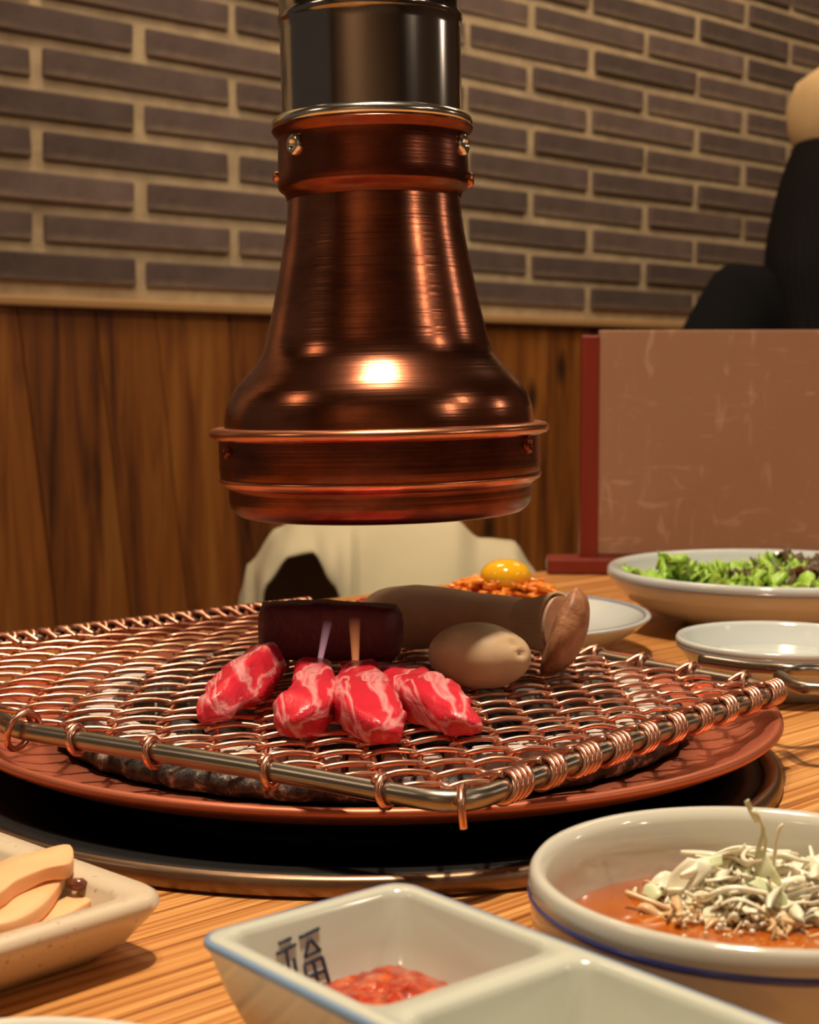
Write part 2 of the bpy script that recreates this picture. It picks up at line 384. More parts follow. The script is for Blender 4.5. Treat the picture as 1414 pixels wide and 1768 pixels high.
# copper plate
bm = bmesh.new()
lathe(bm, [(r*.923, z) for r, z in [(.1356,.0124), (.150,.0126), (.160,.0145), (.168,.0186), (.1725,.0212), (.1745,.0222), (.1765,.0214), (.1768,.0198), (.1745,.0180), (.168,.0150), (.160,.0128), (.150,.0120), (.1356,.0119)]], 160, closed=True)
o = obj('copper_drip_plate', bm, M_PLATE); o.location = (PC.x, PC.y, 0); tag(o, 'wide round reddish copper drip plate around the burner under the wire net', 'plate')
# charcoal
rc = random.Random(3)
cm = []
for v in range(4):
    bm = bmesh.new(); bmesh.ops.create_icosphere(bm, subdivisions=2, radius=.011)
    for q in bm.verts:
        d = q.co.normalized(); q.co = Vector((d.x*.015, d.y*.009, d.z*.0085))*(1+.35*noise.noise(d*2.3+Vector((v*9,0,0)))+.1*noise.noise(d*7))
    me = bpy.data.meshes.new('charcoal_piece'); bm.to_mesh(me); bm.free(); me.materials.append(M_COAL); cm.append(me)
cm_e = []
for me in cm:
    m2 = me.copy(); m2.materials.clear(); m2.materials.append(M_EMBER); cm_e.append(m2)
spots = []
tries = 0
while len(spots) < 56 and tries < 6000:
    tries += 1
    a = rc.uniform(0, 6.283); rr = .097*math.sqrt(rc.random()); p = (PC.x+rr*math.cos(a), PC.y+rr*math.sin(a))
    if all((p[0]-q[0])**2+(p[1]-q[1])**2 > .0215**2 for q in spots): spots.append(p)
bm = bmesh.new(); lathe(bm, [(0,.0), (.110,.0), (.110,-.0205), (0,-.0205)], 64)
for q in bm.verts: 
    if q.co.z > -.01: q.co.z += .002*noise.noise(q.co*60)
o = obj('ash_bed', bm, plain('dark_ash', (.07,.06,.055), .95, var=.7, scale=90, bump=.6)); o.location = (PC.x, PC.y, -.004); tag(o, 'grey ash bed filling the burner under the net', 'ash', kind='stuff')
for k, p in enumerate(spots):
    em = (math.hypot(p[0]-GC.x+.0, p[1]-GC.y+.05) < .05 and rc.random() < .6)
    o = link('charcoal_piece', rc.choice(cm_e if em else cm), None)
    o.location = (p[0], p[1], .003+rc.uniform(0,.003)); o.rotation_euler = (rc.uniform(-.2,.2), rc.uniform(-.2,.2), rc.uniform(0,6.28))
    tag(o, 'glowing red ember under the front of the wire net' if em else 'ashy grey charcoal piece under the wire net', 'charcoal', 'red embers under the net' if em else 'charcoal pieces under the net')
# ------------------------------------------------------------------ wire net
NZ = .0306
net = empty('grill_net', (PC.x, PC.y, NZ), (0,0,0), 'woven copper wire grill net with a thick steel rod frame', 'grill net')
NO = Vector((PC.x, PC.y, NZ))
cN = P(792, 1388, NZ)-NO; cR = P(1345, 1192, NZ)-NO; cB = P(556, 1046, NZ)-NO; cL1 = P(22, 1259, NZ)-NO; q0 = P(0, 1114, NZ)-NO
def isect(p, d, q, e):
    # p + t d = q + s e
    den = d.x*e.y-d.y*e.x; t = ((q.x-p.x)*e.y-(q.y-p.y)*e.x)/den; return p+d*t
cLq = isect(cN, cL1-cN, cB, q0-cB)
cL2 = q0 + (q0-cB).normalized()*.035
def bil(s, t): return (cN*(1-s)*(1-t)+cR*s*(1-t)+cB*s*t+cLq*(1-s)*t)
e12 = cL2-cL1
def inside(p):
    d = p-cL1; return e12.x*d.y-e12.y*d.x     # sign test against the cut corner
sgn = 1 if inside(cN) > 0 else -1
def rounded(poly, rads, k=8):
    out = []; n = len(poly)
    for i, p in enumerate(poly):
        a = (poly[i-1]-p).normalized(); b = (poly[(i+1) % n]-p).normalized(); r = rads[i]
        A = p+a*r; B = p+b*r
        for j in range(k+1):
            t = j/k; out.append(A*(1-t)**2+p*2*t*(1-t)+B*t*t)
    return out
rodpts = rounded([cN, cR, cB, cL2, cL1], [.014,.016,.020,.03,.009])
# add intermediate points so the rod bends slightly
bm = bmesh.new(); RR = .0033
dense = []
for i in range(len(rodpts)):
    a = rodpts[i]; b = rodpts[(i+1) % len(rodpts)]; L = (b-a).length; m = max(1, int(L/.012))
    for j in range(m): dense.append(a.lerp(b, j/m))
dense = [p+Vector((0,0,.0007*noise.noise(p*12))) for p in dense]
tube(bm, dense, RR, 14, closed=True)
obj('frame_rod', bm, M_ROD, net)
# spiral wires
NS = 21; NTURN = 15; WR = .00104
rw = random.Random(11)
S0, S1 = .012, .985
for j in range(NS):
    sc = S0+(S1-S0)*(j+.5)/NS; A = (S1-S0)/NS*.5*1.33
    ph = 0 if j % 2 == 0 else .5
    pts = []; n = NTURN*14; ended = False
    for i in range(n+1):
        t = i/n; th = 2*math.pi*(t*NTURN+ph)
        tri = math.asin(.96*math.cos(th))/math.asin(.96)
        s = sc - A*tri
        p = bil(min(max(s, .0), 1.0), .006+t*.988)
        if inside(p)*sgn < 0.0006*.0: break
        z = -.0015*math.sin(th) + .0008*noise.noise(Vector((p.x*40, p.y*40, j)))
        jit = Vector((noise.noise(p*70+Vector((j,0,0))), noise.noise(p*70+Vector((0,j,3))), 0))*.0018
        pts.append(p+jit+Vector((0,0,z)))
    if len(pts) < 10: continue
    bm = bmesh.new(); tube(bm, pts, WR, 7); obj('wire', bm, M_WIRE, net)
# wraps on the two rods across the spirals
def wrap(center, axis, turns, pitch, rad, wr, name='wire_wrap', tail=None, lean=0):
    axis = axis.normalized(); side = axis.cross(Vector((0,0,1))).normalized()
    pts = []; n = int(turns*16)
    for i in range(n+1):
        a = 2*math.pi*i/16+math.pi*.5; 
        pts.append(center+axis*((i/n-.5)*pitch*turns + lean*math.sin(a)*rad)+side*(rad*math.cos(a))+Vector((0,0,rad*math.sin(a))))
    if tail is not None: pts = smoothpath([tail, tail.lerp(pts[0], .6)+Vector((0,0,.0008)), pts[0]], 4)[:-1]+pts
    bm = bmesh.new(); tube(bm, pts, wr, 7); return obj(name, bm, M_WIRE, net)
ax0 = cR-cN; 
for j in range(NS):
    sc = S0+(S1-S0)*(j+.5)/NS
    if sc*ax0.length < .010 or j % 2: continue
    c = bil(sc, 0)
    wrap(c+Vector((0,0,0)), ax0, rw.choice([3.5, 4.5, 3.5]), .0027, RR+WR*.9, .00112, tail=bil(sc-.02, .03)+Vector((0,0,.001)), lean=.35)
ax1 = cB-cL2
for j in range(NS):
    f = (j+.5)/(NS); c = cL2.lerp(cB, .06+.9*f)
    if inside(c)*sgn < 0: continue
    wrap(c, ax1, rw.choice([2.5, 1.5, 2.5]), .0034, RR+WR*1.3, .00145, tail=c+(cN-cB)*.0+(cN-cLq).normalized()*.010+Vector((0,0,.001)), lean=.4)
# single loops on the two rods that run along the spirals
for tt in [.045, .12, .205, .265, .325, .415, .50]:
    c = bil(0, tt*1.62)
    if inside(c)*sgn < .0004: continue
    wrap(c, cL1-cN, 1.15, .0016, RR+WR*1.1, .00125, 'wire_loop', tail=bil(.03, tt*1.62+.015)+Vector((0,0,.001)), lean=.25)
for tt in [.05, .14, .23, .32, .42, .52, .62, .72, .82, .92]:
    c = cR.lerp(cB, tt)
    wrap(c, cB-cR, 1.15, .0016, RR+WR*1.1, .00125, 'wire_loop', tail=bil(.965, tt+.02)+Vector((0,0,.001)), lean=.4)
wrap(cL1+(cN-cL1).normalized()*.004, cN-cL1, 1.4, .004, RR+WR*3.2, .00125, 'wire_loop', tail=bil(.05, .80)+Vector((0,0,.001)), lean=.2)
# flattened clip at the near corner
c = cN+(cR-cN).normalized()*.0; bm = bmesh.new()
tube(bm, smoothpath([c+Vector((.002,.008,.001)), c+Vector((.001,.003,.0045)), c+Vector((.0005,-.0045,.0015)), c+Vector((.0012,-.0050,-.0058))], 5), .0013, 7); obj('wire_end', bm, M_WIRE, net)
# handle rods at the right corner
bm = bmesh.new()
h1 = [P(1210,1143,NZ)-NO, P(1290,1155,NZ)-NO, P(1360,1160,NZ+.002)-NO, P(1420,1161,NZ+.001)-NO, P(1520,1163,NZ+.001)-NO, P(1590,1168,NZ+.001)-NO, P(1610,1185,NZ+.001)-NO, P(1570,1198,NZ+.001)-NO, P(1480,1197,NZ)-NO, P(1420,1194,NZ)-NO, P(1380,1190,NZ)-NO, P(1345,1172,NZ-.0)-NO]
tube(bm, smoothpath([p+Vector((0,0,.001)) for p in h1], 5), .0026, 10); obj('handle', bm, M_ROD, net)
# ------------------------------------------------------------------ extraction hood
HD = .640; k = HD/F_PX
HP = PD(655, 745, HD)
hood = empty('extraction_hood', (0,0,0), (0,0,0), 'bell-shaped aged copper smoke extraction hood on a steel pipe above the grill', 'extraction hood')
hood.location = HP; hood.rotation_euler = (0, R(-1.25), 0)
def hz(y): return (PD(650, y, HD).z-HP.z)
def prof(l): return [(r*k*1.0, hz(y)) for r, y in l]
bm = bmesh.new()
zt = CLZ-HP.z
lathe(bm, [(.0362, hz(228)), (.0362, hz(60)), (.0362, hz(46)), (.0368, hz(42)), (.0372, hz(36)), (.0368, hz(30)), (.0362, hz(26)), (.0362, hz(-60)), (.0362, zt*.999), (.0345, zt*.999), (.0345, hz(228))], 128)
autosmooth(obj('pipe', bm, M_PIPE, hood))
bm = bmesh.new(); lathe(bm, prof([(156,204),(160,203),(166,206),(170,211),(171,217),(168,222),(162,226),(158,226)]), 128, closed=True); obj('steel_rim', bm, M_SILVER, hood)
bm = bmesh.new(); lathe(bm, prof([(158,221),(168,222),(171,226),(168,232),(163,237),(161,241),(161,262),(162,300),(163,322),(160,328),(154,332),(150,338),(148,346),(147,346),(152,322),(152,240)]), 128, closed=True); autosmooth(obj('collar', bm, M_COPPER_DARK, hood), 50)
bm = bmesh.new(); lathe(bm, prof([(146,338),(147.5,350),(149,375),(153,405),(160,445),(168,485),(176,525),(184,560),(191,590),(197,608),(206,622),(218,636),(233,652),(247,668),(257,685),(263,704),(265.5,722),(266,742),(258,742),(250,690),(190,615),(140,350)]), 160, closed=True); autosmooth(obj('bell', bm, M_COPPER, hood), 50)
bm = bmesh.new(); lathe(bm, prof([(262,733),(278,732),(287,734),(291.5,739),(292,744),(288,750),(278,753),(270,756),(262,757)]), 160, closed=True); obj('flange', bm, M_COPPER_EDGE, hood)
bm = bmesh.new(); lathe(bm, prof([(266,750),(276,754),(276,760),(276.5,800),(275,818),(271,826),(266,830),(262,834),(261,842),(261.5,856),(259,867),(252,877),(243,883),(236,885),(233,883),(240,873),(250,866),(252,842),(258,826),(266,810)]), 160, closed=True); autosmooth(obj('skirt', bm, M_COPPER_DARK, hood), 50)
bm = bmesh.new(); lathe(bm, prof([(277,818),(277.6,822),(275,827),(268,831),(264,834),(262,832),(270,826),(275,818)]), 160, closed=True); obj('bead', bm, M_COPPER_EDGE, hood)
def rivet(ang, y, r_at, rad, m, name='rivet'):
    z = hz(y); bm = bmesh.new()
    lathe(bm, [(0, .0004), (rad*.28, .0004), (rad*.36, .0016), (rad*.62, .0021), (rad*.9, .0014), (rad, 0), (rad*.9,-.0015), (0,-.0015)], 24)
    d = Vector((math.sin(ang), -math.cos(ang), 0)); q = d.to_track_quat('Z', 'Y')
    bmesh.ops.rotate(bm, cent=(0,0,0), matrix=q.to_matrix(), verts=bm.verts)
    bmesh.ops.translate(bm, vec=d*(r_at*k)+Vector((0,0,z)), verts=bm.verts); return obj(name, bm, m, hood)
rivet(math.asin((512-638)/164), 262, 161.5, .0044, M_SILVER); rivet(math.asin((791-638)/164), 262, 161.5, .0044, M_SILVER)
rivet(math.asin(-.99), 305, 162, .0022, M_COPPER_EDGE); rivet(math.asin(.995), 316, 162, .0032, M_COPPER_EDGE)
rivet(math.asin((403-652)/277), 770, 275.5, .0026, M_COPPER_DARK); rivet(math.asin((898-652)/277), 768, 275.5, .0036, M_COPPER_DARK)
# ------------------------------------------------------------------ bowls and plates
def bridge(bm, A, B):
    n = len(A)
    for i in range(n): bm.faces.new((A[i], A[(i+1) % n], B[(i+1) % n], B[i]))
def fit(z, xy_far, xy_near, tang, side):
    f = P(xy_far[0], xy_far[1], z).y; n = P(xy_near[0], xy_near[1], z).y
    zc = (f+n)/2; r = (f-n)/2; p = P(tang[0], tang[1], z)
    a = math.atan2(p.x, p.y); h = math.asin(r/zc)
    a2 = a+h if side == 'L' else a-h
    return Vector((math.tan(a2)*zc, zc, 0)), r
def bowl(name, c, r, prof, m, line=None, mline=None, label='', cat='bowl', n=128, line_n='painted_line', zs=1):
    """prof: list of (radius fraction, height)"""
    root = empty(name, (c.x, c.y, .0004), label=label, cat=cat)
    bm = bmesh.new(); lathe(bm, [(a*r, z*zs) for a, z in prof], n); obj('bowl_body', bm, m, root)
    if line:
        bm = bmesh.new(); lathe(bm, [(a*r, z*zs) for a, z in line], n, closed=True); obj(line_n, bm, mline, root)
    return root
def disc(name, c, r, z, m, label=None, cat=None, parent=None, amp=0):
    bm = bmesh.new(); lathe(bm, [(0, .0), (r*.3, 0), (r*.6, 0), (r*.97, 0), (r, -.0006), (r*.9, -.004), (0, -.005)], 64)
    if amp:
        for q in bm.verts: q.co.z += amp*noise.noise(q.co*80)
    o = obj(name, bm, m, parent); o.location = (c.x, c.y, z) if not parent else (0,0,z)
    if label: tag(o, label, cat)
    return o
# front right bowl
ZB = .040
cb, rb = fit(ZB, (1200,1391), (1400,1650), (898,1500), 'L')
root = bowl('sauce_bowl', cb, rb, [(0,.001),(.55,.001),(.57,0),(.62,0),(.64,.004),(.80,.010),(.92,.019),(.975,.030),(.992,.040),(.985,.0435),(.965,.0450),(.935,.0445),(.905,.0415),(.895,.034),(.86,.020),(.76,.010),(.5,.0065),(0,.006)],
     M_WHITE, [(.985,.0368),(.9935,.0372),(.9955,.0382),(.9925,.0390),(.98,.0388)], M_BLUE, 'large white bowl with dark blue line holding shredded cabbage in orange sauce', zs=.889)
t = NT('soy_dressing'); t.base(t.ramp(t.noise(40, 3), [(.3, (.34,.065,.006)), (.7, (.50,.13,.012))])); t.set(Roughness=.06); t.b.inputs['Coat Weight'].default_value = .6; M_SOY = t.m
disc('dressing', cb, rb*.885, .0245, M_SOY, 'thin orange-brown dressing in the blue-lined bowl', 'sauce')
def pale(name, a, b, rough=.3, sc=60):
    t = NT(name); t.base(t.mix(t.noise(sc, 3), a, b)); t.set(Roughness=rough); t.b.inputs['Subsurface Weight'].default_value = .15; t.b.inputs['Subsurface Scale'].default_value = .003
    return t.m
M_CABB = pale('pale_cabbage', (.84,.76,.54), (.88,.84,.70)); M_CABG = pale('green_cabbage', (.60,.68,.32), (.84,.86,.66)); M_SOAK = pale('soaked_cabbage', (.62,.36,.14), (.76,.58,.36))
rs = random.Random(21)
def shreds(name, c, z, rx, ry, n, m, L=(.012,.03), w=.0007, up=.010, label=None, cat='vegetable', dist=None):
    bm = bmesh.new()
    for i in range(n):
        a = rs.uniform(0, 6.283); q = math.sqrt(rs.random()); x, y = rx*q*math.cos(a), ry*q*math.sin(a)
        h = up*max(0, 1-q*q)
        d = rs.uniform(0, 6.283); l = rs.uniform(*L); b = rs.uniform(-1.6, 1.6); z0 = z+h*rs.uniform(.25, 1)
        pts = []
        for j in range(6):
            s = j/5-.5; aa = d+b*s; 
            px = x+l*s*math.cos(aa); py = y+l*s*math.sin(aa)
            qq = math.hypot(px/(rx*1.12), py/(ry*1.12)); 
            if qq > 1: px /= qq; py /= qq
            pts.append((c.x+px, c.y+py, z0+.0035*noise.noise(Vector((i*3.1, s*3, 0)))+(.004*rs.random()*s if s > .2 else 0)))
        ww = w*rs.uniform(.6, 1.6); sp = smoothpath(pts, 4)
        if i % 3 == 0: tube(bm, sp, [ww*.7*(.4+.6*math.sin(math.pi*(u+.5)/21)) for u in range(21)], 6)
        else:
            rows_ = []; tw = rs.uniform(0, 3.1)
            for u, p in enumerate(sp):
                tg = (sp[min(u+1, 20)]-sp[max(u-1, 0)]).normalized(); sd = tg.cross(Vector((0,0,1))).normalized(); up_ = sd.cross(tg)
                a = tw+u*.10; dv = (sd*math.cos(a)+up_*math.sin(a)); hw = ww*1.9*(.25+.75*math.sin(math.pi*(u+.5)/21)); nn_ = tg.cross(dv)*.00018
                rows_.append([bm.verts.new(p-dv*hw-nn_), bm.verts.new(p+nn_*2.5+dv*0), bm.verts.new(p+dv*hw-nn_), bm.verts.new(p-nn_*2)])
            for A_, B_ in zip(rows_, rows_[1:]): bridge(bm, A_, B_)
    o = obj(name, bm, m, None, origin=Vector((c.x, c.y, z))); tag(o, label, cat, kind='stuff'); return o
cc = P(1335, 1545, .026); cc.z = 0
shreds('shredded_cabbage', Vector((cc.x,cc.y,0)), .0245, .026, .020, 115, M_CABB, up=.0125, w=.00095, label='pile of pale shredded cabbage in the blue-lined bowl')
shreds('soaked_shredded_cabbage', Vector((cc.x-.004,cc.y-.003,0)), .0242, .028, .021, 85, M_SOAK, up=.003, w=.0008, label='sauce-soaked cabbage shreds lying flat in the orange dressing')
def sheet(name, pts_l, pts_r, m, th=.0004, label=None, cat=None, group=None, wav=.0012, seed=0, nv=5, parent=None):
    L = smoothpath(pts_l, 6); Rr = smoothpath(pts_r, 6); bm = bmesh.new(); g = []
    for a, b in zip(L, Rr):
        row = []
        for j in range(nv+1):
            t = j/nv; p = a.lerp(b, t)
            row.append(bm.verts.new(p+Vector((noise.noise(p*160+Vector((seed,0,0))), noise.noise(p*160+Vector((0,seed,0))), noise.noise(p*160+Vector((0,0,seed)))))*wav))
        g.append(row)
    for i in range(len(g)-1):
        for j in range(nv): bm.faces.new((g[i][j], g[i+1][j], g[i+1][j+1], g[i][j+1]))
    o = obj(name, bm, m, parent, origin=None if parent else (pts_l[0][0], pts_l[0][1], pts_l[0][2])); md = o.modifiers.new('solid', 'SOLIDIFY'); md.thickness = th; md.offset = 0
    tag(o, label, cat, group); return o
Dc = P(1320, 1535, .029).y
def q(px, py, dd=0): return PD(px, py, Dc+dd)
sheet('cabbage_leaf_piece', [q(1262,1545), q(1290,1500), q(1302,1462)], [q(1362,1545,-.003), q(1345,1510,-.003), q(1306,1464)], M_CABG, wav=.0016, label='pale green folded cabbage leaf piece standing highest at the pile\'s middle', cat='vegetable', seed=3)
sheet('cabbage_leaf_piece', [q(1150,1545,.003), q(1165,1505,.003), q(1190,1484,.004)], [q(1190,1545), q(1215,1515,.002), q(1230,1500,.003)], M_CABB, wav=.002, label='curled white cabbage piece at the left of the pile', cat='vegetable', seed=9)
sheet('cabbage_leaf_piece', [q(1370,1550,0), q(1380,1505,.002), q(1400,1485,.004)], [q(1430,1560,-.002), q(1440,1510,0), q(1425,1490,.003)], M_CABB, wav=.002, label='rounded white cabbage curl at the right edge of the photo', cat='vegetable', seed=12)
sheet('cabbage_leaf_piece', [q(1203,1482,.006), q(1222,1478,.006), q(1250,1476,.006)], [q(1215,1500,.004), q(1232,1498,.004), q(1248,1492,.005)], M_CABG, wav=.001, label='small bright green cabbage scrap at the back of the pile', cat='vegetable', seed=5)
sheet('cabbage_leaf_piece', [q(1290,1525,-.004), q(1335,1560,-.008), q(1362,1600,-.010)], [q(1310,1515,-.004), q(1358,1545,-.008), q(1372,1610,-.010)], M_CABG, wav=.001, label='long pale cabbage strip hanging down the front of the pile', cat='vegetable', seed=7)
for i in range(14):
    px_ = 1125+i*22+rs.uniform(-8, 8); py_ = 1560+rs.uniform(-28, 28); dd_ = (1575-py_)*.00022; a_ = rs.uniform(-1.2, 1.2); l_ = rs.uniform(.006, .011); w__ = rs.uniform(.0015, .0035)
    c0_ = q(px_, py_, dd_); dx_ = Vector((math.cos(a_), .4*math.sin(a_*3), .5*math.sin(a_))); sx_ = Vector((-.3*math.sin(a_), .8, .6*math.cos(a_)))
    L_ = [c0_-dx_*l_-sx_*w__*.3+Vector((0,0,-.002)), c0_-sx_*w__+Vector((0,0,.002)), c0_+dx_*l_-sx_*w__*.3+Vector((0,0,-.001))]
    R_ = [c0_-dx_*l_+sx_*w__*.3+Vector((0,0,-.002)), c0_+sx_*w__+Vector((0,0,.003)), c0_+dx_*l_+sx_*w__*.3+Vector((0,0,-.001))]
    sheet('cabbage_shred', L_, R_, M_CABB if i % 3 else M_CABG, wav=.0012, label='broad curled cabbage shred lying among the finer shreds', cat='vegetable', group='broad cabbage shreds in the sauce bowl', seed=20+i, nv=4)
bm = bmesh.new()
tube(bm, smoothpath([q(1308,1470), q(1318,1435), q(1310,1415), q(1298,1398)], 6), [.0006]*12+[.0007,.0008,.0009,.001,.0009,.0007,.0003], 6)
tube(bm, smoothpath([q(1318,1435), q(1322,1450), q(1320,1475)], 5), .0004, 6)
o = obj('cabbage_strand', bm, M_CABG, None, origin=q(1308,1470)); tag(o, 'thin pale green strand sticking up above the cabbage bowl rim', 'vegetable')
sheet('cabbage_strand_tip', [q(1284,1386), q(1292,1402), q(1303,1420)], [q(1292,1380), q(1300,1400), q(1307,1420)], M_CABG, wav=.0003, nv=2, parent=None)
tip = bpy.data.objects['cabbage_strand_tip']; mw = tip.location.copy(); tip.parent = o; tip.location = mw-o.location; tip.name = 'strand_tip'
bm = bmesh.new(); tube(bm, smoothpath([q(1335,1500), q(1340,1455), q(1346,1430), q(1353,1424)], 6), .0005, 6)
o = obj('cabbage_strand', bm, M_CABB, None, origin=q(1335,1500)); tag(o, 'short curved strand standing right of the tallest cabbage strand', 'vegetable')
bm = bmesh.new(); tube(bm, smoothpath([q(1080,1541,-.0), q(1130,1560,-.004), q(1180,1580,-.006), q(1222,1604,-.008)], 6), .0008, 6)
o = obj('cabbage_strand', bm, M_SOAK, None, origin=q(1080,1541)); tag(o, 'long straight shred reaching left over the open orange dressing', 'vegetable')
bm = bmesh.new()
for i in range(70):
    a = P(rs.uniform(1180, 1330), rs.uniform(1555, 1605), .0262)
    r_ = bmesh.ops.create_icosphere(bm, subdivisions=1, radius=rs.uniform(.0004,.0008)); bmesh.ops.translate(bm, vec=a+Vector((0,0,rs.uniform(-.002,.001))), verts=r_['verts'])
o = obj('sesame_seeds', bm, M_CABB, None, origin=P(1250,1580,.026)); tag(o, 'tiny pale sesame seeds floating at the front of the cabbage bowl', 'seeds', kind='stuff')
# ------------------------------------------------------------------ rounded rectangle tools
def rr_ring(bm, hx, hy, r, z, n=6, cx=0, cy=0):
    out = []
    for (sx, sy, a0) in ((1,1,0), (-1,1,90), (-1,-1,180), (1,-1,270)):
        for i in range(n+1):
            a = R(a0+90*i/n); out.append(bm.verts.new((cx+sx*(hx-r)+r*math.cos(a), cy+sy*(hy-r)+r*math.sin(a), z)))
    return out
def rr_pts(hx, hy, r, z, n=6, cx=0, cy=0):
    b = bmesh.new(); o = [v.co.copy() for v in rr_ring(b, hx, hy, r, z, n, cx, cy)]; b.free(); return o
# divided sauce dish
ZS = .036
sT = P(690,1521,ZS); sL = P(357,1612,ZS); sJ = P(975,1637,ZS); sN = P(700,1768,ZS)
ex = ((sJ-sT).normalized()*1.0 + (sN-sL).normalized()).normalized()      # along the dish
ey = Vector((-ex.y, ex.x, 0))                                            # towards the back right
W = abs((sT-sL).dot(ey))+.0035 ; LC = (sJ-sT).dot(ex)+.0022
LEN = LC*2+.003; WID = W
org = sT*.5+sL*.5; cen = org+ex*(LEN/2-.0018)
dish = empty('divided_sauce_dish', (cen.x, cen.y, .0004), (0,0,math.atan2(ex.y, ex.x)), 'white two-compartment square sauce dish with pale blue rim edge and chilli paste', 'dish')
bm = bmesh.new(); hx, hy = LEN/2, WID/2; H = ZS-.0004
rings = [rr_ring(bm, hx-.016, hy-.016, .006, 0), rr_ring(bm, hx-.013, hy-.013, .007, .0008), rr_ring(bm, hx-.0080, hy-.0080, .007, .011), rr_ring(bm, hx-.0028, hy-.0028, .0065, .024), rr_ring(bm, hx-.0006, hy-.0006, .006, H-.0035), rr_ring(bm, hx, hy, .006, H-.0018), rr_ring(bm, hx-.0005, hy-.0005, .0055, H-.0006), rr_ring(bm, hx-.0016, hy-.0016, .005, H)]
bm.faces.new(rings[0][::-1])
for a, b in zip(rings, rings[1:]): bridge(bm, a, b)
outer = rings[-1]; inner_loops = []
cl = LC/2
for cx in (-hx+LC/2+.0012, hx-LC/2-.0012):
    ihx, ihy = LC/2-.0026, hy-.0036
    I = [rr_ring(bm, ihx, ihy, .005, H, cx=cx), rr_ring(bm, ihx-.0008, ihy-.0008, .005, H-.0005, cx=cx), rr_ring(bm, ihx-.0014, ihy-.0014, .005, H-.0018, cx=cx), rr_ring(bm, ihx-.0036, ihy-.0036, .006, .025, cx=cx), rr_ring(bm, ihx-.0068, ihy-.0068, .008, .016, cx=cx), rr_ring(bm, ihx-.0095, ihy-.0095, .007, .0125, cx=cx), rr_ring(bm, ihx-.0135, ihy-.0135, .004, .0115, cx=cx)]
    for a, b in zip(I, I[1:]): bridge(bm, a, b)
    bm.faces.new(I[-1]); inner_loops.append(I[0])
es = []
for lp in [outer]+inner_loops:
    for i in range(len(lp)):
        e = bm.edges.get((lp[i], lp[(i+1) % len(lp)])); es.append(e)
bmesh.ops.triangle_fill(bm, use_beauty=True, use_dissolve=False, edges=es)
autosmooth(obj('dish_body', bm, M_CELADON, dish), 40)
bm = bmesh.new(); tube(bm, rr_pts(hx-.0004, hy-.0004, .006, H-.0014, 8), .0011, 8, closed=True); obj('blue_rim_edge', bm, M_BLUE_SOFT, dish)
# seal-script character on the inner end wall (local -x wall of the first compartment)
bm = bmesh.new()
def wallpt(u, v):    # u 0..1 left to right, v 0..1 top to bottom -> local position on sloping wall
    # the end wall faces +x; from the viewer, left->right runs with +y
    depth = .0040+v*.0125
    zz = H-depth
    # wall inner surface x for height zz
    tb = [(H-.0018, .0014), (.025, .0036), (.016, .0068), (.0125,.0095)]
    for (za, xa), (zb, xb) in zip(tb, tb[1:]):
        if zz >= zb: xo = xa+(xb-xa)*(za-zz)/(za-zb); break
    else: xo = .0095
    X = -hx+.0012+.0026+xo+.00015
    Y = -hy+.0165+u*.0120
    return Vector((X, Y, zz))
strokes = [[(.08,.06),(.36,.03)], [(.00,.22),(.44,.15)], [(.22,.20),(.23,.98)], [(.08,.40),(.09,.98)], [(.36,.36),(.38,.90)],
 [(.54,.06),(1.0,.0)], [(.60,.40),(.76,.12)], [(.76,.12),(.96,.36)], [(.60,.40),(.96,.36)],
 [(.56,.52),(.98,.48)], [(.56,.52),(.55,.92)], [(.98,.48),(1.02,.92)], [(.55,.92),(1.02,.92)], [(.77,.50),(.78,.92)], [(.56,.72),(1.0,.70)]]
for st in strokes:
    pts = [wallpt(st[0][0]+(st[1][0]-st[0][0])*i/4, st[0][1]+(st[1][1]-st[0][1])*i/4) for i in range(5)]
    tube(bm, pts, .00038, 6)
obj('seal_script_character', bm, M_INK, dish)
# chilli paste
c1 = Vector((-hx+LC/2+.0012, 0, 0))
bm = bmesh.new(); n = 60; NR = 16; rings = []
for i in range(NR+1):
    f = i/NR; hxx = (LC/2-.0068)*f+1e-5; ring = []
    for k_ in range(n):
        a = 2*math.pi*k_/n; ca, sa = math.cos(a), math.sin(a)
        sq = 1/max(abs(ca), abs(sa))*.55+.45
        x = hxx*ca*sq*.98; y = hxx*sa*sq*.95
        h = .0246-.0070*f**4 + .0012*noise.noise(Vector((x*260, y*260, 0))) + .0010*max(0, noise.noise(Vector((x*600, y*600, 5))))
        ring.append(bm.verts.new((x, y, h)))
    rings.append(ring)
for a, b in zip(rings, rings[1:]): bridge(bm, a, b)
bm.faces.new(rings[0])
lower = [bm.verts.new((v.co.x*.78, v.co.y*.78, .0122)) for v in rings[-1]]; bridge(bm, rings[-1], lower); bm.faces.new(lower)
t = NT('chilli_paste'); n1 = t.noise(260, 4, .6); t.base(t.ramp(n1, [(.3, (.22,.012,.006)), (.5, (.46,.045,.015)), (.68, (.66,.16,.05))])); t.set(Roughness=.13); t.b.inputs['Coat Weight'].default_value = .5; t.bump(n1, .5, .0008); M_CHILI = t.m
o = obj('chilli_paste', bm, M_CHILI)
wp = dish.matrix_basis @ c1; o.location = (wp.x, wp.y, .0004); o.rotation_euler = dish.rotation_euler; tag(o, 'glossy lumpy red chilli paste in the left compartment of the sauce dish', 'sauce')
